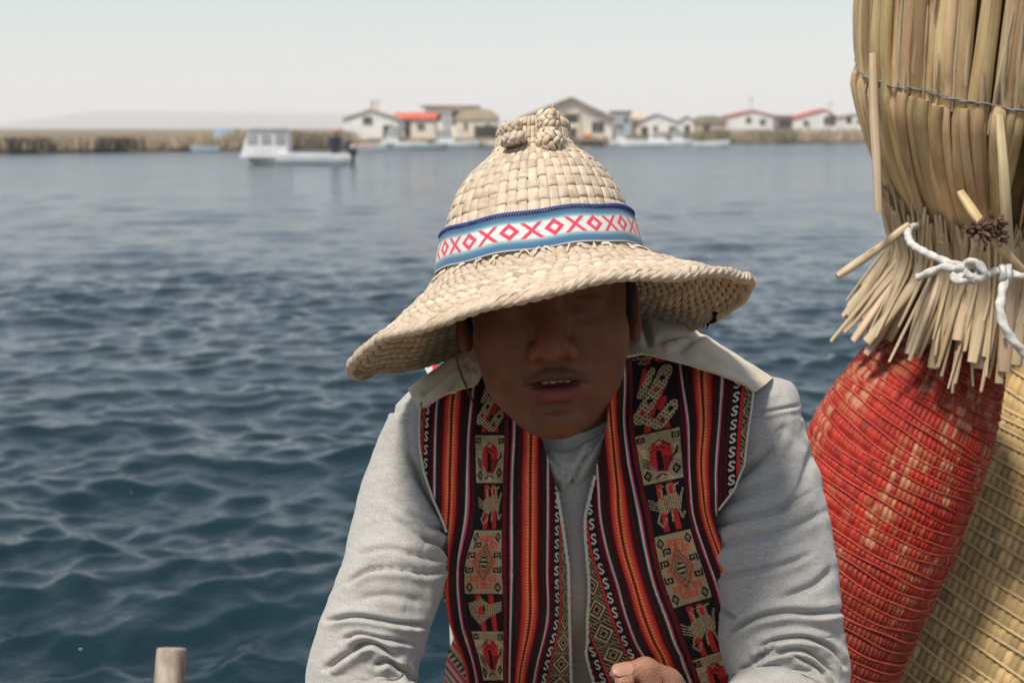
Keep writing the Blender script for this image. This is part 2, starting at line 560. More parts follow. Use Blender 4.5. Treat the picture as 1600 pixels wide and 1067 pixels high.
# ------------------------------------------------------------------ the air over the lake
def build_haze():
    mb = MB().box((-3200, -30, -3.0), (3200, 5400, 95.0))
    m = bpy.data.materials.new("haze_air"); m.use_nodes = True
    nt = m.node_tree; nt.nodes.clear()
    out = nt.nodes.new("ShaderNodeOutputMaterial")
    vol = nt.nodes.new("ShaderNodeVolumePrincipled")
    vol.inputs["Color"].default_value = (0.995, 0.995, 1.0, 1)
    vol.inputs["Density"].default_value = 0.0005
    vol.inputs["Anisotropy"].default_value = 0.0
    nt.links.new(vol.outputs[0], out.inputs["Volume"])
    mb.build("haze", m, smooth=False, kind="stuff")

build_haze()
# ================================================================== BODY MODELLING: smooth-union field, meshed on a graded grid
def axis(*segs):
    """graded axis from (start, end, step) runs"""
    out = []
    for a, b, h in segs:
        n = max(2, int(round((b - a) / h)))
        out.append(np.linspace(a, b, n, endpoint=False))
    return np.concatenate(out + [[segs[-1][1]]])

class Field:
    def __init__(s, X, Y, Z):
        s.X, s.Y, s.Z = (np.asarray(a, np.float32) for a in (X, Y, Z))
        s.F = np.full((len(X), len(Y), len(Z)), 0.5, np.float32)
        s.M = np.eye(4)
    def frame(s, M):
        s.M = np.linalg.inv(np.array(M))
        s.Mw = np.array(M)
    def _sub(s, c, rad):
        cw = (s.Mw @ np.array([*c, 1.0]))[:3] if hasattr(s, "Mw") else np.array(c)
        sl = []
        for A, cc in zip((s.X, s.Y, s.Z), cw):
            i0 = np.searchsorted(A, cc - rad); i1 = np.searchsorted(A, cc + rad)
            sl.append(slice(max(i0 - 1, 0), min(i1 + 1, len(A))))
        x, y, z = s.X[sl[0]][:, None, None], s.Y[sl[1]][None, :, None], s.Z[sl[2]][None, None, :]
        M = s.M.astype(np.float32)
        return tuple(sl), (M[0, 0] * x + M[0, 1] * y + M[0, 2] * z + M[0, 3], M[1, 0] * x + M[1, 1] * y + M[1, 2] * z + M[1, 3],
                           M[2, 0] * x + M[2, 1] * y + M[2, 2] * z + M[2, 3])
    def _mix(s, sl, d, k, cut):
        a = s.F[sl]
        if a.size == 0:
            return
        if cut:
            h = np.clip(0.5 - 0.5 * (a + d) / k, 0, 1)
            s.F[sl] = a * (1 - h) + (-d) * h + k * h * (1 - h)
        else:
            h = np.clip(0.5 + 0.5 * (a - d) / k, 0, 1)
            s.F[sl] = a * (1 - h) + d * h - k * h * (1 - h)
    def ell(s, c, r, k=0.01, cut=False, rot=None):
        sl, (x, y, z) = s._sub(c, max(r) * 1.15 + k * 2 + 0.012)
        x, y, z = x - c[0], y - c[1], z - c[2]
        if rot is not None:
            R = np.array(Matrix.Rotation(rot[1], 3, rot[0])).T
            x, y, z = (R[i, 0] * x + R[i, 1] * y + R[i, 2] * z for i in range(3))
        k0 = np.sqrt((x / r[0]) ** 2 + (y / r[1]) ** 2 + (z / r[2]) ** 2) + 1e-6
        k1 = np.sqrt((x / r[0] ** 2) ** 2 + (y / r[1] ** 2) ** 2 + (z / r[2] ** 2) ** 2) + 1e-6
        s._mix(sl, (k0 * (k0 - 1) / k1).astype(np.float32), k, cut)
    def cap(s, a, b, ra, rb, k=0.01, cut=False, flat=None):
        """tapered limb from a to b; flat = (axis vector, factor) squeezes the section along that vector"""
        a, b = np.array(a, float), np.array(b, float)
        c = (a + b) / 2
        sl, (x, y, z) = s._sub(c, np.linalg.norm(b - a) / 2 + max(ra, rb) * 1.2 + k * 2 + 0.012)
        x, y, z = x - a[0], y - a[1], z - a[2]
        d = b - a
        t = np.clip((x * d[0] + y * d[1] + z * d[2]) / (d @ d + 1e-12), 0, 1)
        x, y, z = x - t * d[0], y - t * d[1], z - t * d[2]
        if flat is not None:
            v = np.array(flat[0], float); v /= np.linalg.norm(v)
            q = (x * v[0] + y * v[1] + z * v[2]) * (1 / flat[1] - 1)
            x, y, z = x + q * v[0], y + q * v[1], z + q * v[2]
        s._mix(sl, (np.sqrt(x * x + y * y + z * z) - (ra + (rb - ra) * t)).astype(np.float32), k, cut)
    def chain(s, pts, rs, k=0.01, flat=None):
        for i in range(len(pts) - 1):
            s.cap(pts[i], pts[i + 1], rs[i], rs[i + 1], k, False, flat)
    def mesh(s):
        F = s.F
        S = F < 0
        nx, ny, nz = F.shape
        cnt = np.zeros((nx - 1, ny - 1, nz - 1), np.int8)
        for a in (0, 1):
            for b in (0, 1):
                for c in (0, 1):
                    cnt += S[a:nx - 1 + a, b:ny - 1 + b, c:nz - 1 + c]
        act = np.argwhere((cnt > 0) & (cnt < 8))
        idx = np.full(cnt.shape, -1, np.int32)
        idx[act[:, 0], act[:, 1], act[:, 2]] = np.arange(len(act))
        acc = np.zeros((len(act), 3)); num = np.zeros(len(act))
        i, j, k = act.T
        for ax in range(3):
            o = [(0, 0), (0, 1), (1, 0), (1, 1)]
            for u, v in o:
                off = [0, 0, 0]
                oth = [q for q in range(3) if q != ax]
                off[oth[0]] = u; off[oth[1]] = v
                p = (i + off[0], j + off[1], k + off[2])
                q = list(p); q[ax] = q[ax] + 1
                f0, f1 = F[p], F[tuple(q)]
                m = (f0 < 0) != (f1 < 0)
                t = np.where(m, f0 / (f0 - f1 + 1e-20), 0)
                P0 = np.stack([s.X[p[0]], s.Y[p[1]], s.Z[p[2]]], -1)
                P1 = np.stack([s.X[q[0]], s.Y[q[1]], s.Z[q[2]]], -1)
                acc += np.where(m[:, None], P0 + (P1 - P0) * t[:, None], 0)
                num += m
        V = acc / num[:, None]
        faces = []
        for ax in range(3):
            sl0 = [slice(1, n - 1) for n in (nx, ny, nz)]
            sl0[ax] = slice(0, (nx, ny, nz)[ax] - 1)
            sl1 = list(sl0); sl1[ax] = slice(1, (nx, ny, nz)[ax])
            a, b = S[tuple(sl0)], S[tuple(sl1)]
            e = np.argwhere(a != b)
            inside0 = a[tuple(e.T)]
            e = e + np.array([0 if q == ax else 1 for q in range(3)])
            o1, o2 = (ax + 1) % 3, (ax + 2) % 3
            def cell(d1, d2):
                c = e.copy(); c[:, o1] -= d1; c[:, o2] -= d2
                return idx[c[:, 0], c[:, 1], c[:, 2]]
            q = np.stack([cell(1, 1), cell(0, 1), cell(0, 0), cell(1, 0)], -1)
            q[~inside0] = q[~inside0][:, ::-1]
            faces.append(q)
        F4 = np.concatenate(faces)
        F4 = F4[(F4 >= 0).all(1)]
        return V, F4

def smooth_mesh(V, F, it=2, w=0.5):
    n = len(V)
    E = np.concatenate([F[:, [0, 1]], F[:, [1, 2]], F[:, [2, 3]], F[:, [3, 0]]])
    E = np.concatenate([E, E[:, ::-1]])
    for _ in range(it):
        s = np.stack([np.bincount(E[:, 0], V[E[:, 1], a], n) for a in range(3)], -1)
        c = np.bincount(E[:, 0], minlength=n)[:, None]
        V = V * (1 - w) + w * s / np.maximum(c, 1)
    return V

def mesh_normals(V, F):
    n = np.cross(V[F[:, 2]] - V[F[:, 0]], V[F[:, 3]] - V[F[:, 1]])
    N = np.stack([sum(np.bincount(F[:, c], n[:, a], len(V)) for c in range(4)) for a in range(3)], -1)
    return N / (np.linalg.norm(N, axis=1, keepdims=True) + 1e-12)

def proj(V):
    q = np.asarray(V) - _cam
    d = q @ _fw
    return 800 + FPX * q[..., 0] / d, 533.5 - FPX * (q @ _up) / d, d
# ================================================================== THE PERSON
PERSON_BASE = np.array([0.08, 1.62, 0.70])
HEAD_O = W(856, 474, 1.305)
HEAD_ROT = Matrix.Rotation(math.radians(-4.0), 4, 'Y') @ Matrix.Rotation(math.radians(-5.0), 4, 'X')
HEAD_M = Matrix.Translation(Vector(HEAD_O)) @ HEAD_ROT
SH_L, EL_L, WR_L = W(686, 690, 1.425), W(562, 1095, 1.385), W(800, 1235, 1.20)
SH_R, EL_R, WR_R = W(1176, 690, 1.425), W(1222, 1112, 1.405), W(1096, 1176, 1.205)

# hand joints of the near hand (photo pixel, distance)
TH = [W(1078, 1122, 1.185), W(1044, 1066, 1.170), W(1008, 1047, 1.158), W(968, 1053, 1.152)]
FING = [
    [W(1052, 1110, 1.150), W(985, 1092, 1.128), W(935, 1084, 1.135), W(925, 1108, 1.15)],
    [W(1054, 1136, 1.155), W(980, 1122, 1.125), W(928, 1118, 1.135), W(930, 1142, 1.155)],
    [W(1058, 1162, 1.165), W(990, 1154, 1.132), W(942, 1150, 1.142), W(945, 1172, 1.165)],
    [W(1064, 1188, 1.180), W(1008, 1184, 1.15), W(970, 1180, 1.155), W(972, 1198, 1.175)],
]

def build_body():
    X = axis((-0.30, -0.075, 0.009), (-0.075, 0.150, 0.0023), (0.150, 0.40, 0.008))
    Y = axis((0.98, 1.10, 0.008), (1.10, 1.30, 0.0026), (1.30, 1.44, 0.005), (1.44, 1.86, 0.012))
    Z = axis((0.24, 1.04, 0.012), (1.04, 1.14, 0.003), (1.14, 1.29, 0.007), (1.29, 1.475, 0.0022), (1.475, 1.58, 0.006))
    f = Field(X, Y, Z)
    f.frame(np.eye(4))
    # trunk, leaning forward over the knees
    f.cap((0.082, 1.640, 0.80), (0.082, 1.585, 1.02), 0.125, 0.115, 0.03)
    f.cap((0.082, 1.585, 1.02), (0.082, 1.520, 1.22), 0.105, 0.095, 0.03)
    f.cap((0.02, 1.535, 1.22), (0.145, 1.535, 1.22), 0.078, 0.078, 0.04)
    for s, sh, el, wr in ((-1, SH_L, EL_L, WR_L), (1, SH_R, EL_R, WR_R)):
        f.cap((0.075, 1.52, 1.32), sh + np.array([0, 0.05, -0.03]), 0.034, 0.024, 0.015)
        f.chain([sh + np.array([0, 0.05, -0.03]), el], [0.024, 0.028], 0.015)
        f.chain([el, el * 0.65 + wr * 0.35, wr], [0.036, 0.034, 0.023], 0.012)
        hip = np.array([0.082 + s * 0.085, 1.63, 0.80]); knee = np.array([0.082 + s * 0.15, 1.20, 0.80]); ank = np.array([0.082 + s * 0.13, 1.27, 0.36])
        f.chain([hip, knee], [0.085, 0.058], 0.03)
        f.chain([knee, ank * 0.35 + knee * 0.65 + np.array([0, .02, 0]), ank], [0.055, 0.052, 0.034], 0.02)
        f.chain([ank + [0, 0.02, -0.05], ank + [0, -0.13, -0.065]], [0.032, 0.026], 0.02)
    # neck
    f.cap((0.068, 1.46, 1.32), HEAD_O + np.array([0.004, 0.035, -0.06]), 0.056, 0.052, 0.03)
    # near hand: palm, five fingers
    pc = (TH[0] + FING[1][0] + FING[2][0] + WR_R) / 4
    f.cap(WR_R, (FING[1][0] + FING[2][0]) / 2, 0.022, 0.019, 0.012)
    for q, r in ((0, 0.0115), (1, 0.012), (2, 0.0115), (3, 0.010)):
        f.cap(WR_R * 0.75 + FING[q][0] * 0.25, FING[q][0], 0.015, r, 0.010)
        f.chain(FING[q], [r, r * 0.92, r * 0.82, r * 0.72], 0.003)
    f.chain([WR_R * 0.7 + TH[0] * 0.3, TH[0], TH[1]], [0.017, 0.0145, 0.0122], 0.006)
    f.chain(TH[1:], [0.0125, 0.0100, 0.0080], 0.0025)
    f.ell(TH[2] + np.array([0, 0, 0.001]), (0.0108, 0.0105, 0.0100), 0.004)
    f.ell(TH[3] * 0.75 + TH[2] * 0.25, (0.013, 0.0095, 0.0088), 0.004)
    # far hand, simpler but complete
    hd = (WR_L - EL_L) / np.linalg.norm(WR_L - EL_L)
    side = np.cross(hd, [0, 0, 1.0]); side /= np.linalg.norm(side)
    p0 = WR_L + hd * 0.075
    f.cap(WR_L, p0, 0.022, 0.022, 0.012)
    for q in range(4):
        b = p0 + side * (0.024 - q * 0.016)
        f.cap(WR_L, b, 0.014, 0.011, 0.01)
        f.chain([b, b + hd * 0.036 + np.array([0, 0, -0.008]), b + hd * 0.05 + np.array([0, 0, -0.033]), b + hd * 0.034 + np.array([0, 0, -0.046])],
                [0.0105, 0.010, 0.009, 0.008], 0.003)
    f.chain([WR_L + hd * 0.02 + side * 0.02, WR_L + hd * 0.055 + side * 0.045, WR_L + hd * 0.09 + side * 0.043], [0.014, 0.012, 0.009], 0.005)

    # head, in its own frame: x right, y away from the face, z up, origin at eye height
    f.frame(np.array(HEAD_M))
    f.ell((0, 0.012, 0.040), (0.0735, 0.094, 0.086), 0.02)
    f.ell((0, -0.022, -0.012), (0.0685, 0.066, 0.079), 0.022)
    f.ell((0, -0.035, -0.069), (0.0490, 0.051, 0.044), 0.022)
    f.ell((0, -0.067, -0.097), (0.025, 0.022, 0.019), 0.018)           # chin
    f.ell((0, -0.078, -0.098), (0.014, 0.012, 0.011), 0.012)
    f.ell((0, -0.024, -0.094), (0.036, 0.044, 0.024), 0.016)           # soft underside of the jaw
    for s in (-1, 1):
        f.ell((s * 0.041, -0.058, -0.030), (0.026, 0.024, 0.026), 0.022)   # cheekbone
        f.ell((s * 0.035, -0.052, -0.062), (0.023, 0.025, 0.026), 0.02)   # cheek
        f.ell((s * 0.047, -0.006, -0.060), (0.013, 0.024, 0.022), 0.016)    # jaw angle
        f.cap((s * 0.012, -0.086, 0.020), (s * 0.047, -0.070, 0.021), 0.010, 0.009, 0.012)   # brow
        f.ell((s * 0.032, -0.093, 0.000), (0.017, 0.013, 0.012), 0.012, cut=True)             # socket
        f.ell((s * 0.032, -0.069, -0.001), (0.0135, 0.0135, 0.0125), 0.003)                   # eyeball
        f.cap((s * 0.021, -0.0815, 0.0035), (s * 0.044, -0.0765, 0.003), 0.0032, 0.003, 0.003)  # upper lid
        f.cap((s * 0.022, -0.0800, -0.009), (s * 0.043, -0.0760, -0.0075), 0.003, 0.0028, 0.004)
        # ear
        f.ell((s * 0.077, 0.012, -0.012), (0.008, 0.018, 0.030), 0.008, rot=('Z', s * 0.35))
        f.ell((s * 0.083, 0.008, -0.008), (0.006, 0.009, 0.016), 0.004, cut=True)
    # nose
    f.cap((0, -0.084, 0.010), (0, -0.103, -0.029), 0.0085, 0.0120, 0.014)
    f.ell((0, -0.1065, -0.0345), (0.0135, 0.0130, 0.0108), 0.007)
    for s in (-1, 1):
        f.ell((s * 0.0165, -0.0945, -0.0380), (0.0098, 0.0115, 0.0088), 0.006)
    f.cap((0, -0.098, -0.042), (0, -0.090, -0.049), 0.0045, 0.004, 0.004)
    for s in (-1, 1):
        f.ell((s * 0.0098, -0.1005, -0.0450), (0.0052, 0.0070, 0.0040), 0.003, cut=True)
        f.cap((s * 0.025, -0.096, -0.036), (s * 0.043, -0.082, -0.066), 0.0030, 0.0030, 0.010, cut=True)   # smile crease
    # muzzle and lips
    f.ell((0, -0.074, -0.064), (0.030, 0.0165, 0.021), 0.014)
    f.cap((0, -0.0975, -0.046), (0, -0.0965, -0.053), 0.0028, 0.0035, 0.006, cut=True)                    # philtrum
    f.cap((-0.026, -0.0810, -0.0655), (-0.007, -0.0915, -0.0580), 0.0034, 0.0056, 0.004)
    f.cap((0.026, -0.0810, -0.0655), (0.007, -0.0915, -0.0580), 0.0034, 0.0056, 0.004)
    f.cap((-0.007, -0.0915, -0.0585), (0.007, -0.0915, -0.0585), 0.0056, 0.0056, 0.003)
    f.cap((-0.022, -0.0800, -0.0715), (-0.008, -0.0895, -0.0755), 0.0048, 0.0070, 0.004)
    f.cap((0.022, -0.0800, -0.0715), (0.008, -0.0895, -0.0755), 0.0048, 0.0070, 0.004)
    f.cap((-0.008, -0.0895, -0.0757), (0.008, -0.0895, -0.0757), 0.0070, 0.0070, 0.003)
    f.ell((0, -0.0920, -0.0868), (0.022, 0.0070, 0.0042), 0.006, cut=True)                                # fold under the lip
    # parted mouth
    f.ell((0, -0.0920, -0.0665), (0.0225, 0.0160, 0.0030), 0.002, cut=True)
    f.cap((-0.030, -0.0855, -0.0672), (0.030, -0.0855, -0.0672), 0.0014, 0.0014, 0.002, cut=True)
    V, F = f.mesh()
    V = smooth_mesh(V, F, 2, 0.35)
    # colour of the skin: lips, brows and lashes, a shadow of stubble, warmer nose and cheeks
    Mi = np.array(HEAD_M.inverted())
    L = V @ Mi[:3, :3].T + Mi[:3, 3]
    x, y, z = np.abs(L[:, 0]), L[:, 1], L[:, 2]
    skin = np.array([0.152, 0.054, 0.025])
    col = np.tile(skin, (len(V), 1))
    near_head = (np.linalg.norm(L, axis=1) < 0.2)
    def blend(mask, c, a=1.0):
        w = (np.clip(mask, 0, 1) * a * near_head)[:, None]
        col[:] = col * (1 - w) + np.array(c) * w
    g = lambda cx, cy, cz, rx, ry, rz, p=1: np.exp(-(((x - cx) / rx) ** 2 + ((y - cy) / ry) ** 2 + ((z - cz) / rz) ** 2) ** p)
    blend(g(0.0, -0.105, -0.034, 0.022, 0.018, 0.018), (0.19, 0.052, 0.026), 0.6)
    blend(g(0.045, -0.06, -0.035, 0.022, 0.03, 0.02), (0.165, 0.052, 0.024), 0.5)
    mot = 0.84 + 0.32 * vnoise(L[:, 0] * 160 + 50, L[:, 2] * 160 + y * 90 + 50, 3)
    col *= mot[:, None]
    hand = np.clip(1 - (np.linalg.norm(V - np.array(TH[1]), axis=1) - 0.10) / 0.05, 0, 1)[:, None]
    col[:] = col * (1 - hand) + hand * np.array([0.285, 0.135, 0.082]) * (0.9 + 0.2 * vnoise(V[:, 0] * 300, V[:, 2] * 300, 6))[:, None]  # hand painted paler than the face, as if sunlit
    blend((np.abs(z + 0.0745) < 0.0075) * (x < 0.026 - np.abs(z + 0.0735) * 1.2) * (y < -0.074), (0.17, 0.036, 0.027), 0.85)
    up_edge = -0.0515 - 0.30 * np.maximum(x - 0.006, 0)
    blend((z > -0.0672) * (z < up_edge) * (x < 0.028) * (y < -0.074), (0.080, 0.024, 0.015), 0.75)
    blend(g(0.030, -0.085, 0.021, 0.019, 0.02, 0.0045, 2), (0.02, 0.013, 0.01), 0.9)
    blend(((z > 0.055) | (y > 0.015)) * (z > -0.045) * (x < 0.0745), (0.018, 0.013, 0.011), 0.9)
    m, nt, b = new_mat("skin")
    N, Lk = nt.nodes, nt.links
    at = N.new("ShaderNodeVertexColor"); at.layer_name = "Col"
    tc = N.new("ShaderNodeTexCoord")
    nz = N.new("ShaderNodeTexNoise"); nz.inputs["Scale"].default_value = 420; nz.inputs["Detail"].default_value = 6
    Lk.new(tc.outputs["Object"], nz.inputs["Vector"])
    mr = N.new("ShaderNodeMapRange"); mr.inputs["To Min"].default_value = 0.74; mr.inputs["To Max"].default_value = 1.22
    n2 = N.new("ShaderNodeTexNoise"); n2.inputs["Scale"].default_value = 95; n2.inputs["Detail"].default_value = 4
    Lk.new(tc.outputs["Object"], n2.inputs["Vector"])
    Lk.new(n2.outputs["Fac"], mr.inputs["Value"])
    vs = N.new("ShaderNodeVectorMath"); vs.operation = 'SCALE'
    Lk.new(at.outputs["Color"], vs.inputs[0]); Lk.new(mr.outputs[0], vs.inputs["Scale"])
    Lk.new(vs.outputs[0], b.inputs["Base Color"])
    vo = N.new("ShaderNodeTexVoronoi"); vo.inputs["Scale"].default_value = 700
    Lk.new(tc.outputs["Object"], vo.inputs["Vector"])
    ad = N.new("ShaderNodeMath"); ad.operation = 'ADD'
    Lk.new(nz.outputs["Fac"], ad.inputs[0]); Lk.new(vo.outputs["Distance"], ad.inputs[1])
    bp = N.new("ShaderNodeBump"); bp.inputs["Strength"].default_value = 0.45; bp.inputs["Distance"].default_value = 0.0009
    Lk.new(ad.outputs[0], bp.inputs["Height"]); Lk.new(bp.outputs[0], b.inputs["Normal"])
    b.inputs["Roughness"].default_value = 0.5
    b.inputs["Specular IOR Level"].default_value = 0.27
    b.inputs["Subsurface Weight"].default_value = 0.12
    b.inputs["Subsurface Radius"].default_value = (0.012, 0.005, 0.003)
    b.inputs["Subsurface Scale"].default_value = 0.4
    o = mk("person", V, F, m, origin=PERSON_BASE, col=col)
    tag(o, "person leaning forward in patterned vest and grey long-sleeved shirt, face shaded by the hat", "person")
    return o

person = build_body()

def hp(x, y, z):
    return np.array(HEAD_M @ Vector((x, y, z)))

def build_teeth_hair_nail():
    mt = flat_mat("tooth_enamel", (0.48, 0.42, 0.33), 0.35, 0.4)
    root = MB()
    for i in range(-2, 3):
        xc = (i + 0.5) * 0.0066 + 0.0015
        w = 0.0035
        a = np.linspace(0, 2 * math.pi, 10, endpoint=False)
        rows = []
        for z, s in ((-0.0558, 0.75), (-0.059, 1.0), (-0.0635, 1.0), (-0.0656, 0.9), (-0.0662, 0.5)):
            yc = -0.0815 + 9.0 * xc * xc
            rows.append([hp(xc + w * s * math.cos(t), yc + 0.0032 * s * math.sin(t), z + (0.0006 if i % 3 == 0 else 0)) for t in a])
        root.grid(np.array(rows), cv=True)
    root.build("teeth", mt, person)
    # dark mouth interior
    # short black hair over the skull, showing below the hat at the temples
    f = Field(axis((-0.07, 0.15, 0.004)), axis((1.18, 1.44, 0.004)), axis((1.34, 1.58, 0.004)))
    f.frame(np.array(HEAD_M))
    f.ell((0, 0.020, 0.045), (0.0775, 0.092, 0.088), 0.01)
    f.ell((0, 0.050, -0.010), (0.070, 0.058, 0.060), 0.02)
    for s in (-1, 1):
        f.cap((s * 0.0725, -0.018, 0.03), (s * 0.0718, -0.012, -0.022), 0.006, 0.004, 0.006)
    f.ell((0, -0.100, 0.010), (0.085, 0.062, 0.058), 0.01, cut=True)
    V, F = f.mesh()
    V = smooth_mesh(V, F, 1)
    V += mesh_normals(V, F) * (0.0015 * (vnoise(V[:, 0] * 300, V[:, 2] * 60, 4) - 0.5))[:, None]
    mh = ramp_mat("black_hair", [(0.3, (0.006, 0.005, 0.005)), (0.7, (0.022, 0.017, 0.014))], scale=120, stretch=(1, 1, 0.15), rough=0.85, spec=0.1, bump=0.5, bump_dist=0.001)
    mk("hair", V, F, mh, person)
    # thumbnail
    a, bq = TH[2], TH[3]
    t = (bq - a) / np.linalg.norm(bq - a)
    toward = (_cam - bq) / np.linalg.norm(_cam - bq)
    n = toward * 0.75 + np.array([0, 0, 0.66]); n -= t * (n @ t); n /= np.linalg.norm(n)
    sd = np.cross(t, n)
    U, Vv = np.meshgrid(np.linspace(-1, 1, 13), np.linspace(-1, 1, 15), indexing='ij')
    w = 0.0060 * np.sqrt(np.clip(1 - (np.maximum(np.abs(Vv) - 0.45, 0) / 0.62) ** 2, 0, 1))
    c = bq + n * 0.0090 - t * 0.0015
    Pn = c + sd * (U * w)[..., None] + t * (Vv * 0.0085)[..., None] - n * ((U * w) ** 2 * 48 + 0.0012 * np.maximum(Vv, 0) ** 2)[..., None]
    mb = MB().grid(Pn).grid(Pn - n * 0.0012, flip=True)
    mn = flat_mat("nail_plate", (0.335, 0.175, 0.12), 0.3, 0.45, 0.05)
    mb.build("nail", mn, person)

build_teeth_hair_nail()

# ------------------------------------------------------------------ shirt: trunk and collar from a field, sleeves as folded tubes
MAT_SHIRT = None
def shirt_material():
    m = ramp_mat("heather_grey_jersey", [(0.28, (0.295, 0.275, 0.246)), (0.5, (0.36, 0.337, 0.304)), (0.72, (0.42, 0.396, 0.36))], scale=480, stretch=(1, 1, 1),
                 rough=0.95, detail=7, bump=0.35, bump_scale=1100, bump_dist=0.0006, spec=0.1, sheen=0.25, distort=0.4)
    nt = m.node_tree; N, L = nt.nodes, nt.links
    b = N["Principled BSDF"]
    src = b.inputs["Base Color"].links[0].from_socket
    tc = N.new("ShaderNodeTexCoord"); mp = N.new("ShaderNodeMapping"); mp.inputs["Scale"].default_value = (60, 60, 420)
    nz = N.new("ShaderNodeTexNoise"); nz.inputs["Scale"].default_value = 1.0; nz.inputs["Detail"].default_value = 4
    L.new(tc.outputs["Object"], mp.inputs[0]); L.new(mp.outputs[0], nz.inputs["Vector"])
    mr = N.new("ShaderNodeMapRange"); mr.inputs["From Min"].default_value = 0.3; mr.inputs["From Max"].default_value = 0.7
    mr.inputs["To Min"].default_value = 0.90; mr.inputs["To Max"].default_value = 1.06
    L.new(nz.outputs["Fac"], mr.inputs["Value"])
    vs = N.new("ShaderNodeVectorMath"); vs.operation = 'SCALE'
    L.new(src, vs.inputs[0]); L.new(mr.outputs[0], vs.inputs["Scale"]); L.new(vs.outputs[0], b.inputs["Base Color"])
    return m
MAT_SHIRT = shirt_material()

def crease(V, Nn, creases, extra=None):
    """press fold lines (photo pixel polylines, depth mm, width px, bulge side) into the cloth that faces the camera"""
    px, py, d = proj(V)
    face = np.clip(-(Nn @ _fw) * 3 + 0.3, 0, 1)
    h = np.zeros(len(V))
    for pts, A, w, bulge in creases:
        K = spline(np.array(pts, float), max(12, len(pts) * 9))
        best = np.full(len(V), 1e9); sgn = np.zeros(len(V)); tt = np.zeros(len(V))
        for i in range(len(K) - 1):
            a, b = K[i], K[i + 1]
            e = b - a
            t = np.clip(((px - a[0]) * e[0] + (py - a[1]) * e[1]) / (e @ e + 1e-9), 0, 1)
            dx, dy = px - a[0] - t * e[0], py - a[1] - t * e[1]
            q = np.hypot(dx, dy)
            s = np.sign(e[0] * dy - e[1] * dx)
            m = q < best
            best = np.where(m, q, best); sgn = np.where(m, s, sgn); tt = np.where(m, (i + t) / (len(K) - 1), tt)
        u = best * sgn
        w = w * 0.85
        ends = np.clip(np.minimum(tt, 1 - tt) * 6 + 0.25, 0, 1) ** 0.8
        endq = np.exp(-(np.maximum(best, 0) / (w * 5)) ** 2)
        prof = -A * np.exp(-(u / w) ** 2) + A * bulge * np.exp(-((u - w * 2.6) / (w * 2.2)) ** 2) + A * 0.45 * np.exp(-((u + w * 3.0) / (w * 2.4)) ** 2)
        h += prof * ends * endq * 0.0021
    return V + Nn * (h * face)[:, None]

def sleeve_geo(keys, nl, nr, creases, seed, fold=0.0035):
    K = spline(np.array(keys, float), nl)
    C = W(K[:, 0], K[:, 1], K[:, 3])
    r = K[:, 2] * K[:, 3] / FPX
    T, N, B = frames(C, up=(0, -1, 0.15))
    a = np.linspace(0, 2 * math.pi, nr, endpoint=False)
    L = np.concatenate([[0], np.cumsum(np.linalg.norm(np.diff(C, axis=0), axis=1))])
    LL, AA = np.meshgrid(L, a, indexing='ij')
    # soft random rucks that run round the arm
    ca, sa = np.cos(AA), np.sin(AA)
    ruck = fbm(LL * 34 + 0.8 * ca + seed, 1.5 * sa + 1.1 * ca + seed * 3, 3, seed)
    ruck = np.sign(ruck) * np.abs(ruck) ** 0.9
    R = r[:, None] * (1 + 0 * AA) + fold * ruck
    V = C[:, None] + R[..., None] * (N[:, None] * ca[..., None] * 0.92 + B[:, None] * sa[..., None])
    F = grid_faces(nl, nr, False, True)
    V = V.reshape(-1, 3)
    Nn = mesh_normals(V, F)
    ctr = np.repeat(C, nr, 0)
    if ((V - ctr) * Nn).sum() < 0:
        F = F[:, ::-1]; Nn = -Nn
    V = crease(V, Nn, creases)
    return V, F

SLEEVE_L = [(676, 603, 3, 1.455), (676, 612, 38, 1.455), (677, 632, 58, 1.455), (676, 665, 70, 1.453), (646, 752, 75, 1.45), (626, 842, 78.5, 1.425), (612, 902, 81, 1.40),
            (590, 965, 82.5, 1.39), (573, 1018, 84, 1.385), (566, 1070, 86, 1.38), (585, 1118, 84, 1.365), (640, 1160, 76, 1.33), (720, 1200, 66, 1.27), (790, 1232, 52, 1.205)]
CREASE_L = [
    ([(512, 970), (557, 963), (622, 973), (668, 977)], 3.6, 4.0, 0.9),
    ([(536, 999), (562, 990), (599, 997), (650, 1006)], 3.0, 3.6, 0.7),
    ([(553, 1011), (571, 1004), (590, 1007), (619, 1027)], 5.0, 5.0, 0.8),
    ([(511, 1044), (536, 1026), (573, 1006)], 3.6, 5.0, 0.8),
    ([(588, 1038), (608, 1033), (644, 1064)], 4.6, 5.0, 0.8),
    ([(545, 910), (576, 892), (622, 889), (668, 896), (700, 886)], 3.0, 4.2, 0.9),
    ([(562, 866), (599, 858), (645, 866), (700, 880)], 3.0, 4.5, 0.8),
    ([(664, 845), (684, 855), (704, 876)], 5.0, 5.0, 0.6),
    ([(640, 800), (672, 822), (708, 846)], 3.2, 5.0, 0.8),
    ([(618, 812), (655, 838), (700, 858)], 2.4, 5.0, 0.7),
    ([(652, 742), (676, 786), (700, 822)], 2.6, 6.0, 0.7),
    ([(600, 770), (640, 800), (668, 838)], 1.5, 7.0, 0.6),
    ([(636, 700), (662, 748), (684, 790)], 2.0, 7.0, 0.6),
    ([(560, 935), (610, 930), (660, 940)], 1.2, 7.0, 0.6),
    ([(625, 650), (640, 654), (662, 650)], 1.4, 3.0, 0.8),
]
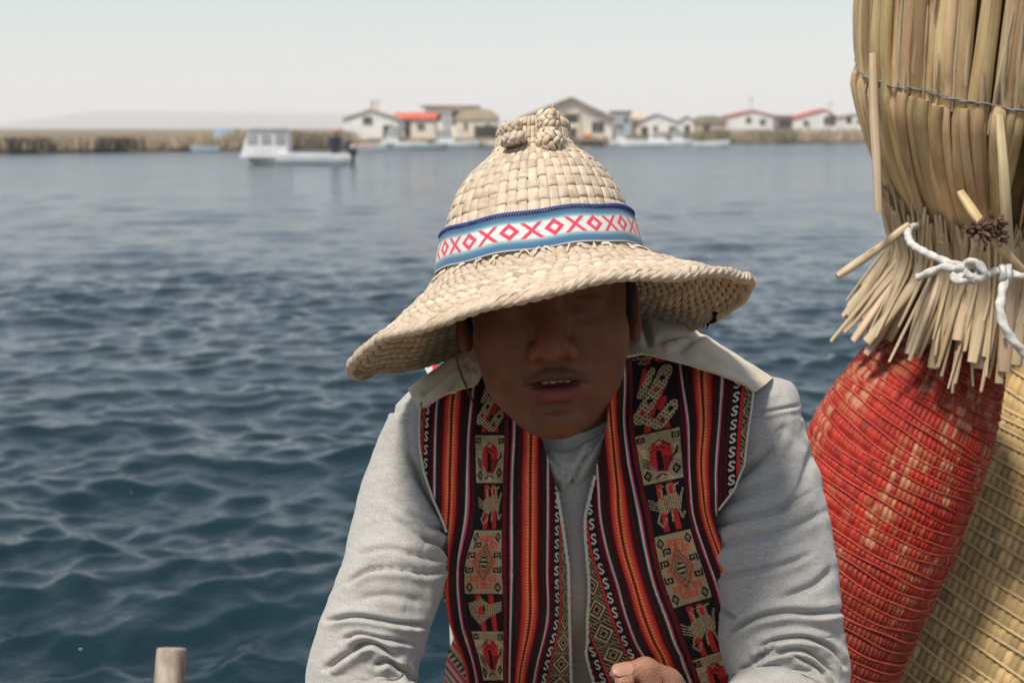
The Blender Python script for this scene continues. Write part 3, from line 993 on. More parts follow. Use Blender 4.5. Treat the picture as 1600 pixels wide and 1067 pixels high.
SLEEVE_R = [(1184, 586, 3, 1.455), (1184, 594, 44, 1.455), (1184, 616, 64, 1.455), (1180, 660, 74, 1.453), (1195, 738, 80, 1.45), (1202, 800, 90, 1.437), (1209, 872, 94, 1.415),
            (1221, 940, 92, 1.40), (1222, 995, 96, 1.395), (1232, 1055, 92, 1.39), (1218, 1110, 88, 1.365), (1165, 1144, 78, 1.30), (1110, 1168, 56, 1.22)]
CREASE_R = [
    ([(1112, 826), (1150, 812), (1210, 800), (1262, 772)], 3.4, 6.0, 0.8),
    ([(1118, 852), (1170, 842), (1220, 832), (1288, 800)], 2.6, 6.0, 0.7),
    ([(1126, 900), (1166, 894), (1215, 884), (1262, 868)], 3.0, 5.0, 0.8),
    ([(1113, 872), (1122, 884), (1128, 891)], 5.0, 5.0, 0.4),
    ([(1140, 990), (1180, 966), (1226, 956), (1270, 958), (1314, 954)], 4.6, 5.0, 0.9),
    ([(1122, 948), (1138, 958), (1150, 966)], 3.0, 4.0, 0.6),
    ([(1184, 1012), (1210, 1000), (1256, 996), (1296, 1012), (1318, 1040)], 4.0, 4.0, 0.8),
    ([(1178, 1030), (1200, 1016), (1212, 1010)], 5.0, 4.6, 0.7),
    ([(1160, 1046), (1200, 1024), (1250, 1014), (1290, 1040), (1306, 1066)], 3.0, 4.0, 0.8),
    ([(1240, 1022), (1276, 1042), (1300, 1076)], 2.6, 4.0, 0.7),
    ([(1128, 760), (1160, 742), (1200, 700), (1226, 668)], 3.0, 7.0, 0.7),
    ([(1120, 790), (1160, 774), (1230, 742)], 2.4, 7.0, 0.7),
    ([(1140, 720), (1176, 690), (1200, 664)], 2.2, 6.0, 0.6),
    ([(1270, 700), (1250, 760), (1218, 804)], 2.0, 8.0, 0.6),
    ([(1298, 890), (1270, 915), (1220, 935)], 2.2, 7.0, 0.6),
    ([(1150, 655), (1190, 645), (1246, 634)], 1.6, 3.0, 0.9),
]

def build_shirt():
    f = Field(axis((-0.16, 0.33, 0.0055)), axis((1.28, 1.80, 0.006)), axis((0.78, 1.45, 0.0055)))
    f.frame(np.eye(4))
    f.cap((0.082, 1.650, 0.80), (0.082, 1.590, 1.02), 0.150, 0.142, 0.03)
    f.cap((0.082, 1.590, 1.02), (0.082, 1.530, 1.20), 0.142, 0.142, 0.05)
    f.cap((0.015, 1.525, 1.21), (0.155, 1.525, 1.21), 0.108, 0.108, 0.05)
    f.ell((0.03, 1.47, 1.22), (0.07, 0.05, 0.075), 0.05)
    f.ell((0.062, 1.425, 1.21), (0.055, 0.068, 0.125), 0.05)
    f.ell((0.14, 1.47, 1.22), (0.07, 0.05, 0.075), 0.05)
    for sh in (SH_L, SH_R):
        f.cap((0.075, 1.49, 1.335), sh + np.array([0, 0.03, 0.0]), 0.062, 0.052, 0.04)
    f.cap((0.070, 1.47, 1.33), (0.060, 1.42, 1.37), 0.070, 0.066, 0.03)
    V, F = f.mesh()
    V = smooth_mesh(V, F, 4, 0.5)
    from mathutils.bvhtree import BVHTree
    bvh = BVHTree.FromPolygons([tuple(v) for v in V], [tuple(q) for q in F.tolist()])
    Nn = mesh_normals(V, F)
    V2 = V + Nn * (0.002 * fbm(V[:, 0] * 25, V[:, 2] * 18, 3, 6))[:, None]
    shirt = mk("shirt", V2, F, MAT_SHIRT, person)
    for keys, cr, sd in ((SLEEVE_L, CREASE_L, 3), (SLEEVE_R, CREASE_R, 8)):
        Vs, Fs = sleeve_geo(keys, 350, 236, cr, sd)
        mk("sleeve", Vs, Fs, MAT_SHIRT, shirt)
    return shirt, bvh

shirt, SHIRT_BVH = build_shirt()

def on_shirt(px, py, off, fallback):
    """distance at which the ray through a photo pixel meets the shirt, less an offset"""
    d = np.empty(np.shape(px))
    for i in np.ndindex(d.shape):
        p = W(px[i], py[i], 1.0)
        v = Vector(p - _cam); ln = v.length
        hit = SHIRT_BVH.ray_cast(Vector(_cam), v.normalized(), 5.0)
        d[i] = hit[3] / ln - off if hit[0] is not None else np.nan
    return d
# ------------------------------------------------------------------ woven vest: two front panels, shoulder yokes, edging
CREAM = np.array([0.46, 0.335, 0.185]); BLACK = np.array([0.0075, 0.006, 0.0065]); RED = np.array([0.50, 0.022, 0.020])
MAROON = np.array([0.062, 0.005, 0.008]); ORANGE = np.array([0.66, 0.080, 0.030]); PINK = np.array([0.60, 0.055, 0.14])
GREEN = np.array([0.010, 0.075, 0.038]); WHITE = np.array([0.58, 0.52, 0.43]); YEL = np.array([0.72, 0.36, 0.10]); DRED = np.array([0.18, 0.009, 0.010])

def inseg(x, y, a, b, w):
    a, b = np.array(a, float), np.array(b, float)
    e = b - a
    t = np.clip(((x - a[0]) * e[0] + (y - a[1]) * e[1]) / (e @ e + 1e-9), 0, 1)
    return np.hypot(x - a[0] - t * e[0], y - a[1] - t * e[1]) < w

def inpoly(x, y, pts):
    c = np.zeros(x.shape, bool)
    n = len(pts)
    for i in range(n):
        (x0, y0), (x1, y1) = pts[i], pts[(i + 1) % n]
        k = ((y0 > y) != (y1 > y)) & (x < (x1 - x0) * (y - y0) / (y1 - y0 + 1e-9) + x0)
        c ^= k
    return c

def spiral(x, y, cx, cy, s, w=1.25, fx=1, fy=1):
    X, Y = (x - cx) * fx / s, (y - cy) * fy / s
    r = np.maximum(np.abs(X), np.abs(Y))
    m = np.zeros(x.shape, bool)
    for a, b in (((-1, 1), (-1, -1)), ((-1, -1), (1, -1)), ((1, -1), (1, .55)), ((1, .55), (-.1, .55)), ((-.1, .55), (-.1, -.15))):
        m |= inseg(X, Y, a, b, w / s)
    return m

def fig_s(x, y, h):
    """black ground with a crossed lattice ribbon and a red bar under it; x 0..48, y 0..h"""
    C = np.tile(BLACK, x.shape + (1,))
    k = h / 92.0
    Y = y / k
    red = inseg(x, Y, (12, 96), (20, 64), 3.6) | inseg(x, Y, (20, 64), (36, 26), 3.6) | inseg(x, Y, (36, 96), (33, 78), 3.4) | inseg(x, Y, (8, 30), (14, 6), 2.6) | inseg(x, Y, (29, 62), (34, 50), 3.0)
    C[red] = RED
    lat = inseg(x, Y, (6, 72), (38, 12), 8.0) | inseg(x, Y, (26, 84), (43, 62), 7.5) | inseg(x, Y, (8, 40), (22, 8), 4.2) | inseg(x, Y, (8, 74), (26, 84), 5)
    C[lat] = CREAM
    dots = ((np.round(x / 3.2) + np.round(Y / 3.2)) % 2 == 0) & (np.hypot(x - np.round(x / 3.2) * 3.2, Y - np.round(Y / 3.2) * 3.2) < 1.25)
    C[lat & dots] = BLACK * 1.5
    for cx, cy, c in ((33, 21, BLACK), (25, 36, RED), (18, 50, BLACK), (10, 64, RED), (40, 66, BLACK), (30, 80, RED * .5)):
        C[(np.abs(x - cx) + np.abs(Y - cy)) < 4.2] = c
    return C

def fig_bird(x, y, h):
    """cream ground, red heart-shaped body with black chevrons, hooked corners"""
    k = h / 76.0
    Y = y / k
    C = np.tile(CREAM, x.shape + (1,))
    speck = ((np.round(x / 2) + np.round(Y / 2)) % 2 == 0)
    C[speck & (vnoise(x * 0.16 + h, Y * 0.12, 9) > 0.42)] *= 0.42
    body = inpoly(x, Y, [(12, 30), (18, 14), (24, 22), (30, 12), (38, 26), (38, 46), (30, 62), (20, 60), (12, 48)])
    C[body] = RED
    C[inpoly(x, Y, [(20, 26), (26, 30), (27, 56), (20, 60)])] = BLACK
    C[body & speck & (x > 24) & (Y > 38)] = BLACK
    for q in range(4):
        o = 8 + q * 4.6
        m = (np.abs(Y - (o + 10 - np.abs(x - 24) * -0.9 - 6)) < 1.1) & (np.abs(x - 24) < 13) & (Y < 28)
        C[m] = BLACK if q % 2 == 0 else RED
    for q in range(4):
        C[inseg(x, Y, (36 + q * 2.6 - 2, 46 - q * 3), (44, 34 + q * 1 - q * 3.4), 0.9)] = BLACK
        C[inseg(x, Y, (4, 36 + q * 4), (11, 42 + q * 4), 0.9)] = BLACK
    for cx, cy in ((5, 8), (43, 9)):
        C[(np.maximum(np.abs(x - cx), np.abs(Y - cy)) < 4.4) & (np.maximum(np.abs(x - cx), np.abs(Y - cy)) > 2.2)] = BLACK
        C[(np.maximum(np.abs(x - cx), np.abs(Y - cy)) < 1.1)] = BLACK
    for cx, cy in ((41, 60), (7, 64)):
        q = np.abs(x - cx) / 5.5 + np.abs(Y - cy) / 9
        C[(q < 1) & (q > 0.45)] = BLACK
        C[q < 0.2] = BLACK
    C[inseg(x, Y, (16, 70), (24, 64), 1.0) | inseg(x, Y, (24, 64), (30, 68), 1.0)] = BLACK
    C[(Y < 1.5) | (Y > 74.5)] = CREAM * 0.9
    return C

def fig_beast(x, y, h):
    """black ground, lattice-bodied animal with hooked crest and raised legs over two red bars"""
    k = h / 74.0
    Y = y / k
    C = np.tile(BLACK, x.shape + (1,))
    C[inseg(x, Y, (18, -2), (17, 80), 3.8) | inseg(x, Y, (31, -2), (34, 80), 3.8)] = RED
    m = inpoly(x, Y, [(10, 30), (18, 20), (38, 18), (44, 30), (42, 44), (30, 40), (22, 50), (12, 44)])
    for a, b in (((20, 22), (18, 8)), ((18, 8), (22, 5)), ((28, 20), (27, 6)), ((27, 6), (32, 4)), ((36, 20), (36, 6)), ((36, 6), (41, 4)), ((42, 30), (46, 14)),
                 ((14, 42), (8, 58)), ((8, 58), (14, 66)), ((14, 66), (20, 56)), ((38, 42), (42, 58)), ((42, 58), (46, 50)), ((30, 42), (28, 60))):
        m |= inseg(x, Y, a, b, 1.5)
    for q in range(4):
        m |= inseg(x, Y, (1, 22 + q * 4.5), (12, 30 + q * 4), 0.9)
    C[m] = CREAM
    dots = (np.hypot(x - np.round(x / 3) * 3, Y - np.round(Y / 3) * 3) < 0.95)
    C[m & dots] = BLACK
    for cx in (20, 29.5, 38.5):
        C[np.hypot(x - cx, Y - 6.5) < 1.2] = RED
    return C

def fig_diamond(x, y, h):
    """cream ground, nested red and black diamonds ringed by square spirals"""
    k = h / 100.0
    Y = y / k
    C = np.tile(CREAM, x.shape + (1,))
    C[(np.round(x / 2) + np.round(Y / 2)) % 2 == 0] *= 0.62
    q = np.abs(x - 24) / 15.5 + np.abs(Y - 50) / 34.0
    for a, b, c in ((0.92, 1.06, ORANGE), (0.78, 0.86, BLACK), (0.62, 0.72, ORANGE), (0.50, 0.57, BLACK), (0.0, 0.40, BLACK)):
        C[(q >= a) & (q < b)] = c
    st = (q < 0.36) & (np.abs(((Y - 50) / 7.0) % 1 - 0.5) < 0.26)
    C[st] = CREAM
    for cx, cy, c, fx, fy in ((12, 24, BLACK, 1, 1), (36, 24, ORANGE, -1, 1), (20, 14, ORANGE, 1, 1), (29, 14, ORANGE, -1, 1), (6, 40, BLACK, 1, 1), (42, 40, BLACK, -1, 1),
                              (6, 62, BLACK, 1, -1), (42, 62, BLACK, -1, -1), (12, 76, ORANGE, 1, -1), (36, 76, ORANGE, -1, -1), (20, 87, ORANGE, 1, -1), (29, 87, ORANGE, -1, -1)):
        C[spiral(x, Y, cx, cy, 4.0, 1.15, fx, fy)] = c
    for cx, cy in ((6, 11), (42, 11), (6, 90), (42, 90)):
        e = np.abs(x - cx) / 5 + np.abs(Y - cy) / 8.5
        C[(e < 1.0) & (e > 0.52)] = BLACK
        C[e < 0.22] = BLACK
    return C

def fig_lattice(x, y, h):
    k = h / 60.0
    Y = y / k
    C = np.tile(BLACK, x.shape + (1,))
    C[inseg(x, Y, (16, -2), (20, 70), 3.6) | inseg(x, Y, (32, -2), (36, 70), 3.4)] = RED
    m = inpoly(x, Y, [(2, 14), (20, 6), (30, 16), (46, 10), (46, 26), (30, 36), (14, 50), (4, 34)])
    m &= ~inpoly(x, Y, [(14, 20), (24, 18), (22, 32), (14, 34)])
    C[m] = CREAM * 0.9
    C[m & (np.hypot(x - np.round(x / 3) * 3, Y - np.round(Y / 3) * 3) < 1.0)] = BLACK
    return C

def stripes(u, v, blocks, flip=False):
    """colours of the striped cloth; u runs across the stripes, v along them (units of about 0.6 mm)"""
    C = np.tile(BLACK, u.shape + (1,))
    def band(a, b, c):
        C[(u >= a) & (u < b)] = c
    th = (np.floor(v / 2.4) % 2 == 0)
    def line3(a, cols):
        w = 7.2 / 3
        for i, c in enumerate(cols):
            band(a + i * w, a + (i + 1) * w, c)
    def orange(a):
        band(a - 2.5, a + 26.5, DRED * 1.3)
        band(a, a + 10, ORANGE); band(a + 14, a + 24, ORANGE)
        band(a + 10, a + 14, DRED)
        for x0, x1 in ((a + 6, a + 9.2), (a + 14.8, a + 18)):
            C[(u >= x0) & (u < x1) & th] = YEL
        band(a, a + 3, RED * 1.25); band(a + 21, a + 24, RED * 1.25)
    def scol(a, w=11):
        band(a - 1, a + w + 1, BLACK)
        t = (v % 21.0) / 21.0
        x = (u - a) / w
        if flip: x = 1 - x
        m = np.zeros(u.shape, bool)
        for p, q in (((.82, .22), (.70, .14)), ((.70, .14), (.35, .15)), ((.35, .15), (.20, .28)), ((.20, .28), (.40, .42)), ((.40, .42), (.68, .52)), ((.68, .52), (.78, .64)), ((.78, .64), (.55, .76)), ((.55, .76), (.25, .74)), ((.25, .74), (.16, .66))):
            m |= inseg(x * 0.55, t, (p[0] * 0.55, p[1]), (q[0] * 0.55, q[1]), 0.066)
        C[m & (u >= a) & (u < a + w)] = WHITE
    def diamonds(a, w, colour=CREAM):
        band(a, a + w, BLACK * 1.6)
        t = (v % 34.0) - 17.0
        x = (u - a - w / 2)
        q = np.abs(x) / (w * 0.46) + np.abs(t) / 15.0
        s = (u >= a) & (u < a + w)
        C[s & (q < 1.0) & (q > 0.72)] = colour
        C[s & (q < 0.5) & (q > 0.28)] = colour * 0.8
        C[s & (q > 1.12) & (np.floor((u + v) / 3.2) % 2 == 0)] = colour * 0.55
        C[s & (np.abs(t) > 15.6)] = colour * 0.5
    diamonds(-6, 19)
    band(12, 17, RED); scol(18, 11)
    band(30, 34, MAROON); band(36, 40, MAROON)
    line3(42, (PINK, WHITE, GREEN))
    band(51, 56, MAROON)
    orange(60)
    band(88, 91, MAROON); band(93, 97, MAROON * 0.7)
    line3(100, (GREEN, WHITE, PINK))
    band(109, 113, MAROON)
    f = (u >= 116) & (u < 164)
    band(165, 171, DRED * 0.8)
    line3(176, (PINK, WHITE, GREEN))
    band(186, 192, MAROON)
    orange(196)
    band(224, 228, MAROON * 0.8); band(230, 234, MAROON)
    line3(236, (GREEN, WHITE, PINK))
    band(244, 251, MAROON)
    scol(252, 11); band(263.5, 267.5, RED * 1.15)
    diamonds(268, 32)
    band(300, 304, RED * 1.1); scol(306, 11)
    band(318, 326, MAROON)
    line3(328, (GREEN, WHITE, PINK))
    band(336, 400, MAROON)
    for v0, v1, fn in blocks:
        m = f & (v >= v0) & (v < v1)
        if m.any():
            C[m] = fn((164 - u[m]) if flip else (u[m] - 116), v[m] - v0, v1 - v0)
    # floats of the weave: alternate rows and columns a shade apart
    w1 = 1 + 0.10 * np.where((np.floor(v / 1.7) + np.floor(u / 1.7)) % 2 == 0, 1, -1)
    C = C * w1[..., None]
    C *= (0.88 + 0.24 * vnoise(u * 0.5, v * 0.06, 31))[..., None]
    return np.clip(C, 0, 0.85)

UKEYS = np.array([0, 43, 72, 104, 116, 164, 180, 208, 240, 257, 268, 300, 340], float)
LEFT_ROWS = [  # photo y, then photo x of every UKEY
    (560, [664, 692, 718, 746, 755, 797, 810, 832, 856, 870, 876, 886, 906]),
    (629, [657, 681, 707, 737, 748, 787, 805, 830, 855, 869, 875, 888, 910]),
    (679, [652, 678, 705, 732, 743, 788, 804, 830, 856, 870, 876, 888, 910]),
    (737, [650, 677, 703, 730, 744, 786, 801, 829, 856, 870, 876, 888, 910]),
    (807, [648, 676, 701, 727, 746, 784, 800, 829, 856, 871, 877, 888, 908]),
    (888, [650, 672, 692, 715, 726, 784, 800, 828, 855, 870, 876, 889, 908]),
    (968, [650, 674, 696, 720, 733, 787, 798, 828, 855, 870, 876, 890, 910]),
    (1049, [680, 704, 724, 742, 753, 786, 797, 813, 837, 852, 860, 892, 914]),
    (1130, [690, 712, 732, 750, 760, 790, 797, 806, 826, 842, 852, 894, 916]),
]
RIGHT_ROWS = [
    (545, [1186, 1134, 1096, 1060, 1050, 986, 972, 945, 915, 900, 890, 862, 826]),
    (592, [1179, 1131, 1096, 1065, 1056, 989, 976, 950, 920, 904, 894, 866, 830]),
    (658, [1172, 1126, 1099, 1075, 1061, 990, 974, 955, 927, 911, 901, 873, 838]),
    (724, [1170, 1121, 1095, 1077, 1066, 999, 981, 961, 932, 917, 907, 879, 844]),
    (763, [1172, 1120, 1098, 1079, 1069, 1007, 989, 965, 935, 920, 910, 883, 848]),
    (807, [1178, 1122, 1104, 1084, 1074, 1018, 998, 967, 938, 924, 914, 888, 853]),
    (861, [1188, 1140, 1122, 1101, 1089, 1026, 1008, 976, 949, 931, 922, 900, 862]),
    (914, [1200, 1160, 1142, 1120, 1107, 1039, 1021, 992, 965, 948, 938, 912, 882]),
    (968, [1216, 1176, 1156, 1134, 1122, 1060, 1041, 1008, 980, 965, 955, 918, 890]),
    (1022, [1232, 1192, 1172, 1150, 1138, 1080, 1062, 1033, 1004, 987, 978, 938, 904]),
    (1130, [1262, 1222, 1204, 1182, 1170, 1122, 1106, 1082, 1054, 1036, 1026, 985, 945]),
]
def panel(name, rows, nu, nv, umin, umax, blocks, shear, dkeys, origin_u, top):
    ys = np.array([r[0] for r in rows], float)
    tab = np.array([r[1] for r in rows], float)
    y = np.linspace(ys[0], ys[-1], nv)
    tv = np.interp(y, ys, np.arange(len(ys)))
    X = spline(tab, nv, tv)                           # nv x keys
    a = np.interp(y, *umin); b = np.interp(y, *umax)
    U = a[:, None] + (b - a)[:, None] * np.linspace(0, 1, nu)[None]
    PX = np.stack([np.interp(U[i], UKEYS, X[i]) for i in range(nv)])
    # the cloth starts at the yoke's seam, which slopes down towards the arm
    ytop = np.interp(PX[60], *top)
    s01 = np.linspace(0, 1, nv)[:, None]
    PY = ytop[None] + s01 * (ys[-1] - ytop[None])
    Pn = np.stack([np.interp(PY[:, j], y, PX[:, j]) for j in range(nu)], 1)
    U = np.stack([np.interp(PY[:, j], y, U[:, j]) for j in range(nu)], 1)
    PX = Pn
    # distance: lies just clear of the shirt, smoothed so that the cloth spans the hollows
    cu, cv = np.linspace(0, nu - 1, 26).astype(int), np.linspace(0, nv - 1, 34).astype(int)
    dc = on_shirt(PX[np.ix_(cv, cu)], PY[np.ix_(cv, cu)], 0.010, None)
    base = np.interp(PY[np.ix_(cv, cu)], *dkeys)
    dc = np.where(np.isnan(dc), base, np.minimum(dc, base + 0.012))
    dc = np.clip(dc, base - 0.05, base + 0.012)
    for _ in range(3):
        q = np.pad(dc, 1, mode='edge')
        dc = np.minimum(dc, (q[:-2, 1:-1] + q[2:, 1:-1] + q[1:-1, :-2] + q[1:-1, 2:]) / 4) * 0.5 + 0.5 * (q[:-2, 1:-1] + q[2:, 1:-1] + q[1:-1, :-2] + q[1:-1, 2:]) / 4
    dc -= 0.004
    D = spline(spline(dc, nv).T, nu).T
    # gentle hanging folds along the cloth and a slight sag across it
    D += 0.0055 * fbm(U * 0.020 + 3, PY * 0.005 + origin_u, 3, 5)
    Vv = PY + shear(PY) * (PX - np.interp(PY, ys, tab[:, 4]))
    Cc = stripes(U, Vv, blocks, origin_u > 1)
    # the pattern floats stand proud of the ground weave; the cloth is worn and faded in patches
    lum = Cc.mean(2)
    D = D - 0.0007 * np.clip(lum / 0.3, 0, 1) - 0.0005 * (vnoise(U * 0.7, Vv * 0.7, 41) - 0.5) - 0.0012 * fbm(U * 0.06, Vv * 0.03, 3, 19)
    Cc = Cc * (0.80 + 0.40 * vnoise(U * 0.035, Vv * 0.02, 23))[..., None] + 0.006 * vnoise(U * 1.1, Vv * 1.1, 29)[..., None]
    P = W(PX, PY, D)
    return P, Cc, PX, PY, D

def solid_sheet(mb, P, C, th=0.0022):
    """cloth with real thickness: front, back and a closed rim"""
    Nrm = np.cross(np.gradient(P, axis=1), np.gradient(P, axis=0))
    Nrm /= np.linalg.norm(Nrm, axis=2, keepdims=True) + 1e-12
    if (Nrm @ _fw).mean() < 0:
        Nrm = -Nrm
    s = 6
    Q = (P + Nrm * th)
    n0, n1 = P.shape[:2]
    F = grid_faces(n0, n1)
    Va = P.reshape(-1, 3)
    i0 = np.unique(np.concatenate([np.arange(0, n0, s), [n0 - 1]])); i1 = np.unique(np.concatenate([np.arange(0, n1, s), [n1 - 1]]))
    Qc = Q[np.ix_(i0, i1)]
    test = np.cross(P[1, 0] - P[0, 0], P[0, 1] - P[0, 0]) @ _fw
    mb.add(Va, F if test < 0 else F[:, ::-1], None, C.reshape(-1, 3))
    mb.grid(Qc, col=C[np.ix_(i0, i1)] * 0.8, flip=test < 0)
    rim = np.concatenate([P[0, :], P[1:, -1], P[-1, -2::-1], P[-2:0:-1, 0]])
    rq = np.concatenate([Q[0, :], Q[1:, -1], Q[-1, -2::-1], Q[-2:0:-1, 0]])
    cc = np.concatenate([C[0, :], C[1:, -1], C[-1, -2::-1], C[-2:0:-1, 0]])
    mb.grid(np.stack([rim, rq], 1), cu=True, col=np.stack([cc, cc], 1))

def build_vest():
    m_cloth = attr_mat("woven_aguayo_cloth", rough=0.92, bump_scale=1500, bump=0.5, bump_dist=0.0006, sheen=0.12, spec=0.12, noise=0.3)
    dk = ([540, 600, 680, 760, 840, 920, 1000, 1070, 1130], [1.41, 1.39, 1.375, 1.372, 1.382, 1.402, 1.43, 1.455, 1.475])
    LB = [(560, 588, fig_bird), (588, 675, fig_s), (680, 754, fig_bird), (757, 826, fig_beast), (828, 927, fig_diamond), (929, 985, fig_lattice), (986, 1062, fig_bird), (1066, 1140, fig_beast)]
    RB = [(540, 562, fig_beast), (562, 664, fig_s), (667, 745, fig_bird), (748, 822, fig_beast), (826, 932, fig_diamond), (936, 1012, fig_beast), (1014, 1090, fig_bird), (1094, 1160, fig_s)]
    Pl, Cl, plx, ply, pld = panel("left", LEFT_ROWS, 290, 520, ([560, 629, 700, 737, 770, 807, 836, 870, 910, 1049, 1130], [0, 0, 8, 20, 38, 58, 74, 82, 80, 78, 78]),
               ([560, 629, 680, 700, 737, 807, 860, 888, 1000, 1130], [190, 205, 226, 234, 247, 268, 290, 298, 300, 300]), LB, lambda y: 0.0 * y, dk, 0.0, ([640, 660, 700, 745, 775], [634, 628, 606, 592, 560]))
    Pr, Cr, prx, pry, prd = panel("right", RIGHT_ROWS, 320, 540, ([545, 640, 724, 763, 807, 861, 914, 960, 1022, 1130], [0, 0, 6, 20, 48, 60, 62, 58, 52, 50]),
               ([545, 592, 658, 690, 724, 763, 807, 861, 914, 968, 1000, 1022, 1130], [196, 202, 214, 226, 238, 252, 268, 276, 290, 300, 312, 326, 336]), RB,
               lambda y: np.interp(y, [560, 700, 800, 1000], [0.20, 0.22, 0.2, 0.30]), dk, 7.0, ([960, 1004, 1080, 1126, 1160, 1186], [545, 548, 563, 580, 595, 608]))
    mb = MB()
    solid_sheet(mb, Pl, Cl)
    vest = mb.build("vest", m_cloth, person, color=True)
    mb = MB()
    solid_sheet(mb, Pr, Cr)
    mb.build("front_panel", m_cloth, vest, color=True)
    # edging cord down the inner edges and round the armholes
    m_trim = ramp_mat("cotton_edging", [(0.3, (0.46, 0.41, 0.34)), (0.7, (0.62, 0.56, 0.47))], scale=300, rough=0.95, bump=0.6, bump_scale=900, bump_dist=0.001)
    for P in (Pl[190:, -1], Pr[182:, -1]):
        Q = P[::3] - _fw * 0.0012
        n = len(Q)
        Q = Q + np.stack([0.0003 * np.sin(np.arange(n) * 1.7), 0 * np.arange(n), 0.0004 * np.sin(np.arange(n) * 2.3)], -1)
        MB().tube(Q, 0.0017 + 0.0003 * np.sin(np.arange(n) * 2.1), 7).build("trim", m_trim, vest)
    for P in (Pl[5:210, 0], Pr[5:198, 0]):
        Q = P[::3] - _fw * 0.001
        MB().tube(Q, 0.0012, 6).build("trim", m_trim, vest)
    # cream felt yokes over the shoulders
    m_yoke = ramp_mat("cream_felt", [(0.3, (0.45, 0.38, 0.28)), (0.7, (0.54, 0.465, 0.35))], scale=40, rough=1.0, bump=0.5, bump_scale=900, bump_dist=0.0008, sheen=0.3, spec=0.08, speck=(60, 0.74, (0.2, 0.13, 0.08), 0.5))
    def yoke(low, mid, top, dl, dm, dt, bump):
        n, nr = 150, 110
        lo, mi, tp = (spline(np.array(k, float), n) for k in (low, mid, top))
        A = W(lo[:, 0], lo[:, 1], np.interp(np.linspace(0, 1, n), np.linspace(0, 1, len(dl)), dl))
        B = W(mi[:, 0], mi[:, 1], np.interp(np.linspace(0, 1, n), np.linspace(0, 1, len(dm)), dm))
        T = W(tp[:, 0], tp[:, 1], np.interp(np.linspace(0, 1, n), np.linspace(0, 1, len(dt)), dt))
        K = np.array([A, B, T, T + np.array([0, 0.055, -0.022]), T + np.array([0, 0.10, -0.07])])
        P = spline(K, nr)
        px, py, d = proj(P)
        nn = np.cross(np.gradient(P, axis=1), np.gradient(P, axis=0)); nn /= np.linalg.norm(nn, axis=2, keepdims=True)
        if (nn[:40] @ _fw).mean() > 0: nn = -nn
        sh = P.shape
        Pn = crease(P.reshape(-1, 3), nn.reshape(-1, 3), bump).reshape(sh)
        Pn = Pn + nn * (0.0012 * fbm(P[..., 0] * 40, P[..., 1] * 40 + P[..., 2] * 30, 3, 12))[..., None]
        mb = MB(); solid_sheet(mb, Pn, np.ones(sh), 0.003)
        return mb.build("yoke", m_yoke, vest)
    yoke([(652, 640), (676, 628), (702, 614), (728, 607), (745, 598), (756, 576), (770, 560)], [(644, 622), (668, 606), (692, 592), (716, 578), (736, 566), (748, 552), (764, 540)],
         [(638, 607), (660, 591), (682, 577), (704, 562), (722, 551), (738, 538), (756, 524)],
         [1.392, 1.384, 1.376, 1.372, 1.372, 1.374, 1.39], [1.405, 1.40, 1.394, 1.388, 1.386, 1.388, 1.40], [1.435, 1.43, 1.428, 1.42, 1.42, 1.42, 1.43],
         [([(664, 614), (700, 586), (728, 566)], 4.0, 5.0, 0.8), ([(706, 606), (722, 588), (738, 572)], 2.5, 5.0, 0.8)])
    yoke([(978, 556), (1004, 553), (1040, 560), (1080, 570), (1126, 586), (1160, 600), (1180, 612)], [(984, 528), (1006, 526), (1040, 530), (1084, 542), (1132, 564), (1172, 588), (1194, 602)],
         [(990, 500), (1012, 497), (1040, 498), (1076, 510), (1130, 540), (1178, 572), (1208, 590)],
         [1.385, 1.380, 1.374, 1.374, 1.376, 1.382, 1.388], [1.405, 1.40, 1.395, 1.392, 1.394, 1.398, 1.402], [1.45, 1.448, 1.44, 1.436, 1.436, 1.436, 1.436],
         [([(1030, 534), (1060, 526), (1090, 520)], 3.5, 6.0, 0.7), ([(1000, 500), (1010, 520), (1014, 540)], 4.0, 6.0, 0.7), ([(1100, 560), (1140, 576), (1180, 592)], 1.6, 6, 0.6),
          ([(1060, 548), (1084, 532), (1100, 520)], 2.0, 7, 0.7)])
    # turned-out side of the vest at the waist: paler inner face of the same cloth
    n0, n1 = 110, 150
    t = np.linspace(0, 1, n1)
    el = spline(np.array([(697, 900), (690, 925), (702, 960), (712, 985), (700, 1020), (694, 1060), (692, 1110)], float), n1)
    er = spline(np.array([(706, 905), (712, 935), (730, 965), (748, 990), (756, 1020), (768, 1060), (780, 1110)], float), n1)
    s = np.linspace(0, 1, n0)[:, None]
    PXf = el[None, :, 0] * (1 - s) + er[None, :, 0] * s
    PYf = el[None, :, 1] * (1 - s) + er[None, :, 1] * s
    Df = 1.452 + 0.05 * (PYf - 900) / 210 - 0.018 * np.sin(s * math.pi) + 0.006 * np.sin(PYf * 0.07 + PXf * 0.05)
    q = (PXf - 700) * 0.8 - (PYf - 960) * 0.62
    Cf = np.tile(np.array([0.50, 0.42, 0.34]), PXf.shape + (1,))
    for per, off, w, c in ((46, 0, 5, PINK), (46, 9, 4, RED), (46, 16, 2.2, BLACK), (46, 24, 5, ORANGE), (46, 32, 2, GREEN)):
        Cf[((q + off) % per) < w] = c
    r2 = (PXf - 700) * 0.62 + (PYf - 960) * 0.8
    mk2 = (((q + 40) % 46) < 8) & ((r2 % 9) < 4)
    Cf[mk2] = BLACK * 4
    mb = MB(); solid_sheet(mb, W(PXf, PYf, Df), Cf, 0.002)
    mb.build("side_panel", m_cloth, vest, color=True)
    # neckband of the shirt under the vest
    MBc = MB()
    c0 = np.array([(806, 650), (826, 680), (850, 700), (876, 706), (905, 700), (930, 684), (952, 654), (966, 620)], float)
